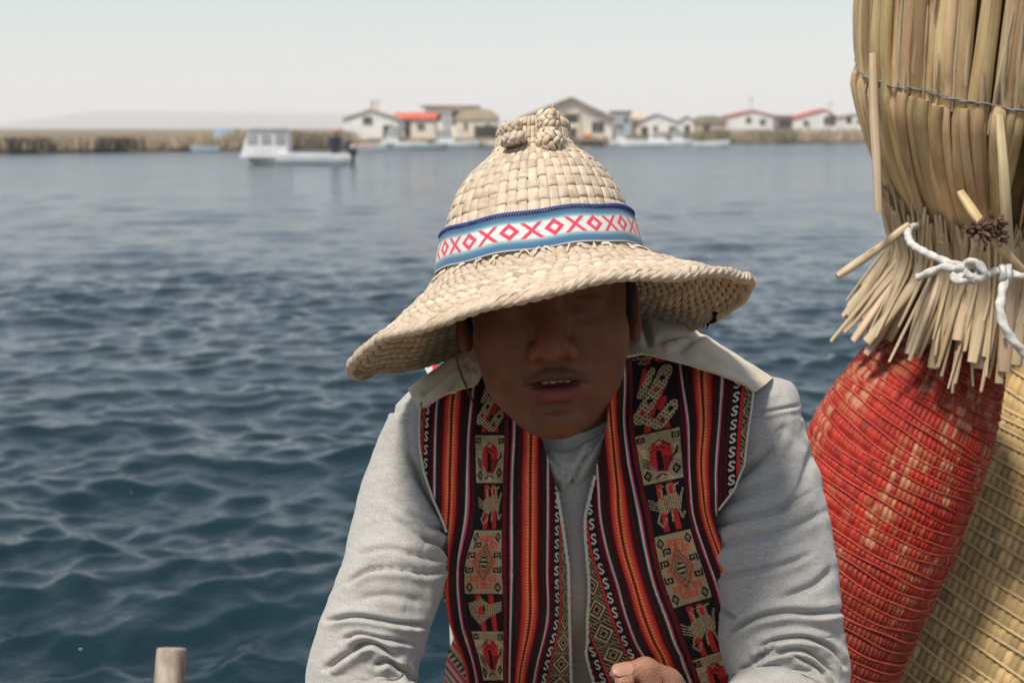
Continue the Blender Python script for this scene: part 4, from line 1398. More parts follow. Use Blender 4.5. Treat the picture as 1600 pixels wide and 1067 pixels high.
    c1 = np.array([(806, 690), (826, 722), (852, 742), (880, 752), (910, 742), (934, 718), (954, 686), (968, 650)], float)
    a, b = spline(c0, 90), spline(c1, 90)
    rows = []
    for k, f_ in enumerate(np.linspace(-0.25, 1.15, 26)):
        p = a * (1 - f_) + b * f_
        g = np.linspace(-1, 1, 90)
        rows.append(W(p[:, 0], p[:, 1], 1.392 + 0.040 * g ** 2 + 0.012 * (1 - f_) * 0 - 0.006 * math.sin(min(max(f_, 0), 1) * math.pi) + (0.016 if f_ < 0 else 0) + (0.012 if f_ > 1.1 else 0)))
    P = np.array(rows)
    nn = np.cross(np.gradient(P, axis=1), np.gradient(P, axis=0)); nn /= np.linalg.norm(nn, axis=2, keepdims=True)
    if (nn @ _fw).mean() > 0: nn = -nn
    Pn = crease(P.reshape(-1, 3), nn.reshape(-1, 3), [([(946, 668), (915, 712), (892, 752), (880, 772)], 4.0, 4.0, 0.9), ([(842, 694), (862, 716), (884, 742)], 2.4, 4.0, 0.8),
                                                     ([(850, 722), (876, 736), (900, 728)], 1.6, 4.0, 0.7)]).reshape(P.shape)
    mb = MB(); solid_sheet(mb, Pn, np.ones(P.shape), 0.003)
    mb.build("collar", MAT_SHIRT, shirt)
    return vest

vest = build_vest()
# ================================================================== THE HAT: every strip of the weave is its own piece
HAT_T, HAT_R = math.radians(14), math.radians(7)
def _hax(v):
    v = np.array(v, float)
    return np.array([v[0] * math.cos(HAT_R) - v[2] * math.sin(HAT_R), v[1], v[0] * math.sin(HAT_R) + v[2] * math.cos(HAT_R)])
HEX, HEY, HEZ = _hax((1, 0, 0)), _hax((0, math.cos(HAT_T), -math.sin(HAT_T))), _hax((0, math.sin(HAT_T), math.cos(HAT_T)))
HAT_C = W(843, 412, 1.31)
CROWN_R = np.array([.0922, .0903, .0877, .0842, .0803, .0754, .0696, .0627, .0546, .0458, .0390, .0347, .0326, .0215])
CROWN_Z = np.array([-.006, .008, .022, .036, .049, .061, .072, .082, .0905, .0975, .1040, .1125, .1275, .1325])

def crown(phi, t, off=0.0):
    """point on the crown; t from 0 (band) to 1 (top of the nub)"""
    q = np.clip(t, 0, 1) * (len(CROWN_R) - 1)
    K = np.stack([CROWN_R, CROWN_Z], -1)
    rz = spline(K, 0, np.ravel(q)).reshape(np.shape(q) + (2,))
    e = 1e-2
    rz2 = spline(K, 0, np.ravel(np.clip(q + e, 0, len(CROWN_R) - 1))).reshape(np.shape(q) + (2,))
    rz1 = spline(K, 0, np.ravel(np.clip(q - e, 0, len(CROWN_R) - 1))).reshape(np.shape(q) + (2,))
    dr, dz = rz2[..., 0] - rz1[..., 0], rz2[..., 1] - rz1[..., 1]
    ln = np.hypot(dr, dz) + 1e-12
    nr, nz = dz / ln, -dr / ln
    r = rz[..., 0] + nr * off; z = rz[..., 1] + nz * off
    el = 1.0 + 0.12 * np.clip(1 - z / 0.10, 0, 1)
    # dents of a worn hat
    dent = 1 + 0.018 * np.sin(phi * 2 + 0.6) + 0.012 * np.sin(phi * 3 + z * 40)
    lean = np.clip(z / 0.128, 0, 1) ** 2 * 0.010
    x, y = r * np.cos(phi) * dent + lean, r * np.sin(phi) * dent * el
    return HAT_C + x[..., None] * HEX + y[..., None] * HEY + z[..., None] * HEZ

BPHI = np.radians(np.arange(0, 361, 30))
BH = np.array([-.047, -.060, -.056, -.056, -.060, -.074, -.077, -.071, -.060, -.049, -.046, -.041, -.047])
BR = np.array([.187, .186, .185, .185, .185, .183, .181, .183, .185, .185, .185, .186, .187])
def brim(phi, s, off=0.0, noise=True):
    """point on the brim; s from 0 (crown) to 1 (rim)"""
    ph = np.mod(phi, 2 * math.pi)
    u = ph / (math.pi / 6)
    i = np.floor(u).astype(int) % 12
    f = u - np.floor(u)
    def cyc(A, i, f):
        B = A[:12]
        p0, p1, p2, p3 = B[(i - 1) % 12], B[i], B[(i + 1) % 12], B[(i + 2) % 12]
        return 0.5 * (2 * p1 + (p2 - p0) * f + (2 * p0 - 5 * p1 + 4 * p2 - p3) * f ** 2 + (3 * p1 - p0 - 3 * p2 + p3) * f ** 3)
    h, R = cyc(BH, i, f), cyc(BR, i, f)
    bx, by = 0.0928 * np.cos(ph), 0.0928 * 1.11 * np.sin(ph)
    k = np.clip(s, -0.1, 1.2)
    x = bx + (R * np.cos(ph) - bx) * k
    y = by + (R * np.sin(ph) - by) * k
    z = -0.004 + (h + 0.004) * np.sign(k) * np.abs(k) ** (0.92 + 0.0 * ph) + off
    if noise:
        z = z + 0.0022 * np.sin(ph * 5 + 1.3) * k + 0.0015 * np.sin(ph * 11 + k * 3) * k
    return HAT_C + x[..., None] * HEX + y[..., None] * HEY + z[..., None] * HEZ

def build_hat():
    hat = empty("hat", tuple(HAT_C), "tall woven straw hat with drooping brim and blue and pink band on the person's head", "hat")
    straw = ramp_mat("pale_totora_straw", [(0.25, (0.36, 0.255, 0.16)), (0.5, (0.52, 0.41, 0.295)), (0.75, (0.61, 0.51, 0.395))], scale=90, stretch=(1, 1, 1), detail=6, rough=0.62,
                     rand=0.16, bump=0.6, bump_scale=420, bump_dist=0.0007, spec=0.3, coord="Object", speck=(150, 0.70, (0.30, 0.17, 0.07), 0.7))
    nt = straw.node_tree
    # fibres run along each strip (uv.y is the length)
    N, L = nt.nodes, nt.links
    b = N["Principled BSDF"]
    src = b.inputs["Base Color"].links[0].from_socket
    tc = N.new("ShaderNodeTexCoord"); mp = N.new("ShaderNodeMapping"); mp.inputs["Scale"].default_value = (2600, 60, 1)
    nz = N.new("ShaderNodeTexNoise"); nz.inputs["Scale"].default_value = 1.0; nz.inputs["Detail"].default_value = 3
    L.new(tc.outputs["UV"], mp.inputs[0]); L.new(mp.outputs[0], nz.inputs["Vector"])
    mr = N.new("ShaderNodeMapRange"); mr.inputs["To Min"].default_value = 0.80; mr.inputs["To Max"].default_value = 1.14
    L.new(nz.outputs["Fac"], mr.inputs["Value"])
    vs = N.new("ShaderNodeVectorMath"); vs.operation = 'SCALE'
    L.new(src, vs.inputs[0]); L.new(mr.outputs[0], vs.inputs["Scale"]); L.new(vs.outputs[0], b.inputs["Base Color"])
    light_block = ramp_mat("straw_backing", [(0.3, (0.11, 0.065, 0.03)), (0.7, (0.20, 0.13, 0.07))], scale=200, rough=0.9)

    # inner shell of crown and brim, added to block light through the weave
    ph = np.linspace(0, 2 * math.pi, 64, endpoint=False)
    t = np.linspace(0, 1, 40)
    PH, TT = np.meshgrid(ph, t, indexing='ij')
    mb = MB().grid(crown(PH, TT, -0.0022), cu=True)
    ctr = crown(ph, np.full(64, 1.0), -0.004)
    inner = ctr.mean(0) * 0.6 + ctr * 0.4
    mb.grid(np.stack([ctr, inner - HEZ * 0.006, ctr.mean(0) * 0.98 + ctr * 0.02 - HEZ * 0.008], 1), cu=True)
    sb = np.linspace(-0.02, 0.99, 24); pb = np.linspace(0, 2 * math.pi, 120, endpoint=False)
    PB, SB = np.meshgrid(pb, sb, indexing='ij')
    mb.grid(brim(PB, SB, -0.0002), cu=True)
    mb.build("light_block", light_block, hat)

    # crown: plain weave
    NV, NR = 54, 15
    tr = np.concatenate([np.linspace(0.02, 0.80, 12), np.linspace(0.855, 0.98, 3)])      # rows
    rh = np.gradient(tr)
    amp = 0.0010
    rng = np.random.default_rng(4)
    jit = rng.normal(0, 0.10, NV) * 2 * math.pi / NV
    for k in range(NV):
        n = 100
        tt = np.linspace(0.0, 1.0, n)
        row = np.interp(tt, tr, np.arange(NR))
        wv = np.sin((row + 0.5 + 0.0) * math.pi + k * math.pi) 
        o = amp * np.sign(wv) * np.abs(wv) ** 0.45
        pc = (k + 0.5) / NV * 2 * math.pi + jit[k] * 0.6 + 0.006 * np.sin(tt * 9 + k)
        cs = np.array([-1, -0.9, -0.45, 0, 0.45, 0.9, 1.0])
        arch = np.array([-0.0014, -0.0002, 0.00012, 0.0002, 0.00012, -0.0002, -0.0014])
        wdt = (2 * math.pi / NV) * 0.475 * (1 + 0.06 * rng.normal()) * (1 + 0.04 * np.sin(tt * 30 + k * 2))
        P = np.stack([crown(pc + c * wdt, tt, o + a_) for c, a_ in zip(cs, arch)], 1)
        L_ = np.broadcast_to((tt * 0.17)[:, None], P.shape[:2])
        Uc = np.broadcast_to(cs[None] * 0.005 + k * 0.37, P.shape[:2])
        MB().grid(P, uv=np.stack([Uc, L_], -1), flip=True).build("straw_strip", straw, hat)
    for r in range(NR):
        n = NV * 8
        ph = np.linspace(0, 2 * math.pi, n, endpoint=False)
        kk = ph / (2 * math.pi) * NV - 0.5
        wv = np.cos(kk * math.pi) * (1 if r % 2 else -1)
        o = amp * np.sign(wv) * np.abs(wv) ** 0.45
        if r % 2 == 0: pass
        cs = np.array([-1, -0.9, -0.45, 0, 0.45, 0.9, 1.0])
        arch = np.array([-0.0014, -0.0002, 0.00012, 0.0002, 0.00012, -0.0002, -0.0014])
        hw = rh[r] * 0.455 * (1 + 0.05 * rng.normal()) * (1 + 0.06 * np.sin(ph * 7 + r) + 0.05 * np.sin(ph * 19 + r * 2))
        tcn = tr[r] + 0.004 * np.sin(ph * 3 + r) + 0.003 * np.sin(ph * 8 + r * 2.2)
        P = np.stack([crown(ph, np.clip(tcn + c * hw, 0, 1), o + a_) for c, a_ in zip(cs, arch)], 1)
        L_ = np.broadcast_to((ph * 0.08 + r)[:, None], P.shape[:2])
        Uc = np.broadcast_to(cs[None] * 0.005 + r * 0.41, P.shape[:2])
        MB().grid(P, cu=True, uv=np.stack([Uc, L_], -1)).build("straw_strip", straw, hat)

    # brim: twined rows over spokes
    NB, NS = 14, 76
    for r in range(NB):
        s0 = (r + 0.5) / NB * 0.965
        n = NS * 8
        ph = np.linspace(0, 2 * math.pi, n, endpoint=False)
        x = ph / (2 * math.pi) * NS + 0.18 * r + 0.15 * np.sin(ph * 4 + r)
        fr = x - np.floor(x)
        hash_ = np.modf(np.abs(np.sin(np.floor(x) * 12.9898 + r * 78.233)) * 43758.5453)[0]
        hump = np.sin(fr * math.pi) ** 0.55
        slant = (fr - 0.5) * 0.55
        ca = np.linspace(0, 2 * math.pi, 10, endpoint=False)
        hw = 0.058 * 0.965 / 0.965 * (14 / NB) * 0.56 * (0.93 + 0.14 * hash_) * (0.80 + 0.20 * hump)
        rows = []
        for a in ca:
            ss = s0 + (np.cos(a) * hw + slant * 0.058 * 0.9) * 1.05
            oo = np.sin(a) * (0.0023 * (0.9 + 0.25 * hash_)) * (0.5 + 0.5 * hump) + (0.0019 * hump - 0.0012) * (1 if np.sin(a) >= 0 else -1) * 0.9 + 0.0010 * (hash_ - 0.5)
            rows.append(brim(ph, ss, oo))
        P = np.stack(rows, 1)
        L_ = np.broadcast_to((ph * 0.13 + r)[:, None], P.shape[:2])
        Uc = np.broadcast_to((ca * 0.002 + r * 0.3)[None], P.shape[:2])
        MB().grid(P, cu=True, cv=True, uv=np.stack([Uc, L_], -1), flip=True).build("brim_row", straw, hat)
    # plaited rim
    NT = 38
    for k in range(3):
        n = NT * 22
        ph = np.linspace(0, 2 * math.pi, n, endpoint=False)
        a = ph * NT / 1.0 * 1.0 / 1.0 + k * 2 * math.pi / 3
        cr = 0.0030
        nz_ = 0.0005 * np.sin(ph * 23 + k)
        base = brim(ph, 1.0 + 0.030 * np.cos(a) , 0.0030 * np.sin(a) + nz_)
        T = np.roll(base, -1, 0) - np.roll(base, 1, 0); T /= np.linalg.norm(T, axis=1, keepdims=True)
        cen = brim(ph, np.full(n, 1.0))
        o = base - cen; o -= T * (o * T).sum(1, keepdims=True); o /= np.linalg.norm(o, axis=1, keepdims=True)
        bn = np.cross(T, o)
        ca = np.linspace(0, 2 * math.pi, 8, endpoint=False)
        fat = 1 + 0.15 * np.sin(ph * 17 + k * 2)
        P = base[:, None] + (o[:, None] * np.cos(ca)[None, :, None] * 0.0020 + bn[:, None] * np.sin(ca)[None, :, None] * 0.0042) * fat[:, None, None]
        uv = np.stack(np.broadcast_arrays((ca * 0.002)[None], (ph * 0.19)[:, None]), -1)
        o_ = MB().grid(P, cu=True, cv=True, uv=uv, flip=True).build("rim_strand", straw, hat)
    # folded strip ends where the brim leaves the crown, under the band
    for k in range(60):
        if rng.uniform() < 0.45:
            continue
        p0 = k / 60 * 2 * math.pi + rng.normal(0, 0.05)
        sg = 1 if k % 2 else -1
        n = 14
        tt = np.linspace(0, 1, n)
        phs = p0 + sg * 0.075 * tt
        arc = np.sin(tt * math.pi)
        rows = []
        for c in (-1, -.5, 0, .5, 1):
            sN = 0.01 + 0.14 * tt + c * 0.022
            rows.append(brim(phs, sN, 0.0026 * arc + 0.0012 * (1 - abs(c)) + 0.0024))
        MB().grid(np.stack(rows, 1), flip=sg > 0, uv=np.stack(np.broadcast_arrays(np.array([-1, -.5, 0, .5, 1])[None] * 0.004 + k, (tt * 0.03)[:, None]), -1)).build("strip_fold", straw, hat)

    # the nub: two knotted tufts of turned-down strip ends with a hollow between them
    def tuft(px, py, d, w, h, lean, seed):
        mbt = MB()
        rg = np.random.default_rng(seed)
        base = W(px, py, d)
        up = HEZ + HEX * lean; up /= np.linalg.norm(up)
        sx = HEX - up * (HEX @ up); sx /= np.linalg.norm(sx); sy = np.cross(up, sx)
        core = []
        for a in np.linspace(0, 1, 8):
            core.append(base + up * h * (a * 1.02 - 0.25))
        mbt.tube(np.array(core), w * 0.42 * np.array([0.9, 1, 1.05, 1.05, 1.0, 0.95, 0.8, 0.45]), 10)
        for lv in range(8):
            for q in range(9):
                a = (q + 0.5 * (lv % 2)) / 9 * 2 * math.pi + rg.normal(0, 0.12)
                z0 = h * (lv / 7.6 - 0.12)
                out = (sx * math.cos(a) + sy * math.sin(a))
                tang = np.cross(up, out)
                sl = 0.5 if lv % 2 else -0.5
                tt = np.linspace(0, 1, 7)
                rad = w * (0.46 + 0.12 * math.sin(lv * 1.2)) * (1.0 if lv < 6 else 0.8)
                cpath = base + out * (rad + 0.0022 * np.sin(tt * math.pi))[:, None] + up * (z0 + (tt - 0.3) * h * 0.26)[:, None] + tang * ((tt - 0.5) * sl * w * 0.9)[:, None]
                wd = 0.0024 * np.sin(np.clip(tt * 0.86 + 0.1, 0, 1) * math.pi) ** 0.6 * rg.uniform(0.8, 1.25) + 0.0004
                V_, F_, uv_ = tube_geo(cpath, wd, 7, (0.42, 1.0), up=out)
                mbt.add(V_, F_, uv_ + q)
        for q in range(7):
            a = rg.uniform(0, 6.28)
            tip = base + up * h * 0.86 + (sx * math.cos(a) + sy * math.sin(a)) * w * 0.28
            tt = np.linspace(0, 1, 5)
            cp = tip + up * (tt * h * rg.uniform(0.12, 0.3))[:, None] + (sx * math.cos(a) + sy * math.sin(a)) * (tt * 0.003)[:, None]
            V_, F_, uv_ = tube_geo(cp, 0.0020 * (1 - tt * 0.6), 6, (0.5, 1.0), up=sy)
            mbt.add(V_, F_, uv_)
        mbt.build("tuft", straw, hat)
    tuft(859, 226, 1.277, 0.0170, 0.031, 0.06, 3)
    tuft(803, 221, 1.277, 0.0165, 0.016, -0.10, 6)

    # the band
    m_band = attr_mat("woven_band", rough=0.9, bump_scale=1300, bump=0.5, bump_dist=0.0005, sheen=0.15, spec=0.12, noise=0.22)
    n, nb = 1150, 48
    ph = np.linspace(0, 2 * math.pi, n, endpoint=False)
    w = np.linspace(0, 1, nb)
    PHI, WW = np.meshgrid(ph, w, indexing='ij')
    BLUE = np.array([0.045, 0.105, 0.175]); NAVY = np.array([0.038, 0.050, 0.135]); TEAL = np.array([0.19, 0.33, 0.35]); PALE = np.array([0.58, 0.585, 0.53]); HOT = np.array([0.64, 0.050, 0.095])
    z = WW * 0.0295
    C = np.zeros(PHI.shape + (3,))
    stops = [(0.0, PALE * 0.95), (0.045, BLUE * 1.2), (0.17, BLUE * 1.5), (0.25, TEAL), (0.33, PALE), (0.70, PALE), (0.76, TEAL), (0.84, BLUE * 1.4), (0.93, BLUE), (0.96, NAVY), (1.0, NAVY)]
    for c in range(3):
        C[..., c] = np.interp(WW, [s[0] for s in stops], [s[1][c] for s in stops])
    lenu = PHI * 0.0985                     # metres along the band
    per = 0.0415
    x = (lenu + 0.0068) % per
    yv = (WW - 0.515) * 0.0295
    def hit(cx, kind):
        X = np.abs((x - cx + per / 2) % per - per / 2)
        if kind == 'x':
            return (np.abs(X * 0.76 - np.abs(yv)) < 0.00185) & (np.abs(yv) < 0.0066)
        q = X / 0.0098 + np.abs(yv) / 0.0073
        return (q < 1.0) & (q > 0.44)
    red = hit(0.0104, 'x') | hit(0.0312, 'o')
    C[red] = HOT
    rib = np.where((np.floor(lenu / 0.0008) + np.floor(WW * 40)) % 2 == 0, 1.08, 0.92)
    C *= rib[..., None]
    tz = 0.335 * (z - 0.0) / 0.0335
    wob = 0.05 * (np.sin(PHI * 3 + 0.6) * 0.25 + 0.25 * np.sin(PHI * 7))
    tcoord = 0.028 + (WW * 0.178) + 0.012 * np.sin(PHI * 2 + 2.2) + 0.004 * np.sin(PHI * 9)
    off = 0.0040 + 0.0012 * np.sin(PHI * 6 + 1) * (1 - WW) + 0.0005 * np.sin(lenu / 0.0016 * math.pi) * (WW > 0.93)
    P = crown(PHI, tcoord, off)
    mbb = MB()
    mbb.grid(P, cu=True, col=C)
    Qi = crown(PHI[::5, ::6], tcoord[::5, ::6], off[::5, ::6] - 0.0016)
    mbb.grid(Qi, cu=True, col=C[::5, ::6] * 0.7, flip=True)
    for e in (0, -1):
        mbb.grid(np.stack([P[:, e], crown(PHI[:, e], tcoord[:, e], off[:, e] - 0.0016)], 1), cu=True, col=np.stack([C[:, e], C[:, e]], 1), flip=e == 0)
    band = mbb.build("hat_band", m_band, hat, color=True)
    # picot edging of the band: a row of little loops
    mbp = MB()
    for k in range(230):
        a = k / 230 * 2 * math.pi
        tcv = 0.028 + 0.178 + 0.012 * math.sin(a * 2 + 2.2) + 0.004 * math.sin(a * 9)
        u_ = np.linspace(-0.013, 0.013, 6)
        lp = crown(a + u_, tcv + 0.010 * np.cos(u_ / 0.013 * math.pi / 2), np.full(6, 0.0048))
        mbp.tube(lp, 0.0008, 5, cap=False)
    mbp.build("edge_loops", flat_mat("navy_thread", (0.045, 0.075, 0.22), 0.9, 0.1), band)
    # tail of the band hanging behind the brim on the left
    n = 120
    ca = spline(np.array([(650, 548), (668, 560), (690, 566), (712, 560), (740, 540)], float), n)
    cb = spline(np.array([(676, 600), (690, 596), (706, 588), (724, 580), (756, 566)], float), n)
    s = np.linspace(0, 1, 40)[:, None]
    px = ca[None, :, 0] * (1 - s) + cb[None, :, 0] * s; py = ca[None, :, 1] * (1 - s) + cb[None, :, 1] * s
    Ct = np.zeros(px.shape + (3,))
    for c in range(3):
        Ct[..., c] = np.interp(s[:, 0], [q[0] for q in stops], [q[1][c] for q in stops])[:, None]
    Ct[((np.abs(((px + py * 0.4) % 18) - 9) - np.abs(s - 0.5) * 18) < 2.0) & (np.abs(s - 0.5) < 0.28)] = HOT
    Pt = W(px, py, 1.475 + 0.004 * np.sin(px * 0.08))
    mbt = MB(); solid_sheet(mbt, Pt, Ct, 0.0012)
    mbt.build("band_tail", m_band, band, color=True)

    # chin cord and a loose dark thread under the rim
    cord_m = flat_mat("red_brown_cord", (0.13, 0.03, 0.02), 0.8, 0.2)
    pts = spline(np.array([W(716, 470, 1.30), W(715, 505, 1.295), W(713, 540, 1.30), W(716, 572, 1.345), W(744, 640, 1.40)]), 40)
    MB().tube(pts, 0.0011, 6).build("chin_cord", cord_m, hat)
    dark_m = flat_mat("dark_thread", (0.015, 0.012, 0.016), 0.9, 0.1)
    mbd = MB()
    for k in range(5):
        p = spline(np.array([W(1120 - k * 1.5, 488, 1.375), W(1114 + k, 498 + k, 1.37), W(1108 - k, 506, 1.37), W(1104 + k * 0.7, 514 - k * 2, 1.37)]), 14)
        mbd.tube(p, np.linspace(0.0012, 0.0004, 14), 5)
    mbd.build("loose_thread", dark_m, hat)
    return hat

hat = build_hat()
# ================================================================== THE REED BOAT'S PROW: bound reeds, dyed roll, plain roll
STRAW_RAMP = [(0.25, (0.37, 0.235, 0.105)), (0.5, (0.57, 0.40, 0.205)), (0.78, (0.69, 0.51, 0.30))]
def reed_material(name, rampc, rand=0.30, mould=True):
    m = ramp_mat(name, rampc, scale=26, stretch=(1, 1, 0.22), rough=0.52, rand=rand, huerand=0.014, bump=0.35, bump_scale=160, bump_dist=0.0015, spec=0.32, detail=6)
    nt = m.node_tree; N, L = nt.nodes, nt.links
    b = N["Principled BSDF"]
    src = b.inputs["Base Color"].links[0].from_socket
    tc = N.new("ShaderNodeTexCoord"); mp = N.new("ShaderNodeMapping"); mp.inputs["Scale"].default_value = (420, 9, 1)
    oi = N.new("ShaderNodeObjectInfo"); ad = N.new("ShaderNodeVectorMath"); ad.operation = 'ADD'
    cx = N.new("ShaderNodeCombineXYZ"); mu = N.new("ShaderNodeMath"); mu.operation = 'MULTIPLY'; mu.inputs[1].default_value = 90
    L.new(oi.outputs["Random"], mu.inputs[0]); L.new(mu.outputs[0], cx.inputs[0]); L.new(mu.outputs[0], cx.inputs[1])
    L.new(tc.outputs["UV"], mp.inputs[0]); L.new(mp.outputs[0], ad.inputs[0]); L.new(cx.outputs[0], ad.inputs[1])
    nz = N.new("ShaderNodeTexNoise"); nz.inputs["Scale"].default_value = 1.0; nz.inputs["Detail"].default_value = 4
    L.new(ad.outputs[0], nz.inputs["Vector"])
    mr = N.new("ShaderNodeMapRange"); mr.inputs["From Min"].default_value = 0.25; mr.inputs["From Max"].default_value = 0.75
    mr.inputs["To Min"].default_value = 0.58; mr.inputs["To Max"].default_value = 1.22
    L.new(nz.outputs["Fac"], mr.inputs["Value"])
    vs = N.new("ShaderNodeVectorMath"); vs.operation = 'SCALE'
    L.new(src, vs.inputs[0]); L.new(mr.outputs[0], vs.inputs["Scale"])
    out = vs.outputs[0]
    if mould:
        mp2 = N.new("ShaderNodeMapping"); mp2.inputs["Scale"].default_value = (150, 16, 1)
        ad2 = N.new("ShaderNodeVectorMath"); ad2.operation = 'ADD'
        L.new(tc.outputs["UV"], mp2.inputs[0]); L.new(mp2.outputs[0], ad2.inputs[0]); L.new(cx.outputs[0], ad2.inputs[1])
        n2 = N.new("ShaderNodeTexNoise"); n2.inputs["Scale"].default_value = 1.0; n2.inputs["Detail"].default_value = 5; n2.inputs["Roughness"].default_value = 0.7
        L.new(ad2.outputs[0], n2.inputs["Vector"])
        r2 = N.new("ShaderNodeMapRange"); r2.inputs["From Min"].default_value = 0.64; r2.inputs["From Max"].default_value = 0.72; r2.inputs["To Max"].default_value = 0.85
        L.new(n2.outputs["Fac"], r2.inputs["Value"])
        mx = N.new("ShaderNodeMix"); mx.data_type = 'RGBA'
        L.new(r2.outputs[0], mx.inputs["Factor"]); L.new(out, mx.inputs["A"]); mx.inputs["B"].default_value = (0.035, 0.028, 0.02, 1)
        out = mx.outputs["Result"]
    L.new(out, b.inputs["Base Color"])
    return m

MAT_REED = reed_material("dry_totora", STRAW_RAMP)
MAT_REED_PALE = reed_material("pale_cut_totora", [(0.25, (0.34, 0.235, 0.13)), (0.5, (0.52, 0.385, 0.24)), (0.78, (0.64, 0.50, 0.345))], 0.2)
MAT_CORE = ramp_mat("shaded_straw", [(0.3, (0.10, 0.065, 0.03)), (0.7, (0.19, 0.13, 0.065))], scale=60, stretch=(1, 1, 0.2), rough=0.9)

BUN_D = 1.76
BUN_S = BUN_D / FPX
BUN_C = W(1612, 110, BUN_D)                       # centre of the upper binding ring
_tl = math.radians(14)
BUN_UP = np.array([0.0, -math.sin(_tl), math.cos(_tl)])
BUN_X = np.array([1.0, 0, 0])
BUN_Y = np.cross(BUN_UP, BUN_X)                  # away from the camera
def bun(phi, r, h):
    phi, r, h = np.broadcast_arrays(np.asarray(phi, float), np.asarray(r, float), np.asarray(h, float))
    return BUN_C + (r * np.cos(phi))[..., None] * BUN_X + (r * np.sin(phi))[..., None] * BUN_Y + h[..., None] * BUN_UP

def reed(name, path, w, m, parent, flat=0.72, out=None, seed=0, taper=(0.9, 0.85), n=8):
    """one hollow-looking reed: a flattened, slightly bent tube with a blunt cut end"""
    rg = np.random.default_rng(seed)
    k = len(path)
    t = np.linspace(0, 1, k)
    wr = w * (1 + 0.08 * np.sin(t * rg.uniform(5, 14) + rg.uniform(0, 6)))
    wr = wr * np.interp(t, [0, 0.05, 0.95, 1], [taper[0], 1, 1, taper[1]])
    mb = MB()
    V, F, uv = tube_geo(path, wr, n, (flat, 1.0), up=out, phase=rg.uniform(0, 0.4))
    mb.add(V, F, uv)
    for a, rev in ((0, False), (k - 1, True)):
        ring = V[a * n:(a + 1) * n]
        c = ring.mean(0)
        inner = c + (ring - c) * 0.55 - (path[1] - path[0] if a == 0 else path[-2] - path[-1]) * -0.0
        dirv = (path[1] - path[0]) if a == 0 else (path[-2] - path[-1])
        dirv = dirv / (np.linalg.norm(dirv) + 1e-9)
        deep = inner + dirv * 0.004
        G = np.stack([ring, inner, deep], 1)
        mb.grid(G, cu=True, flip=not rev, uv=np.zeros((G.shape[0] * 3, 2)))
        mb.add(np.concatenate([[deep.mean(0)], deep]), np.array([[0, 1 + i, 1 + (i + 1) % n] for i in range(n)]), np.zeros((n + 1, 2)))
    return mb.build(name, m, parent)

def prof(h):
    """radius of the bundle against height above the ring (metres)"""
    hh = np.array([-0.236, -0.205, -0.17, -0.13, -0.09, -0.05, -0.02, 0.0, 0.02, 0.06, 0.12, 0.20])
    rr = np.array([0.118, 0.128, 0.146, 0.168, 0.187, 0.201, 0.2085, 0.2075, 0.211, 0.214, 0.217, 0.220])
    return np.interp(h, hh, rr)

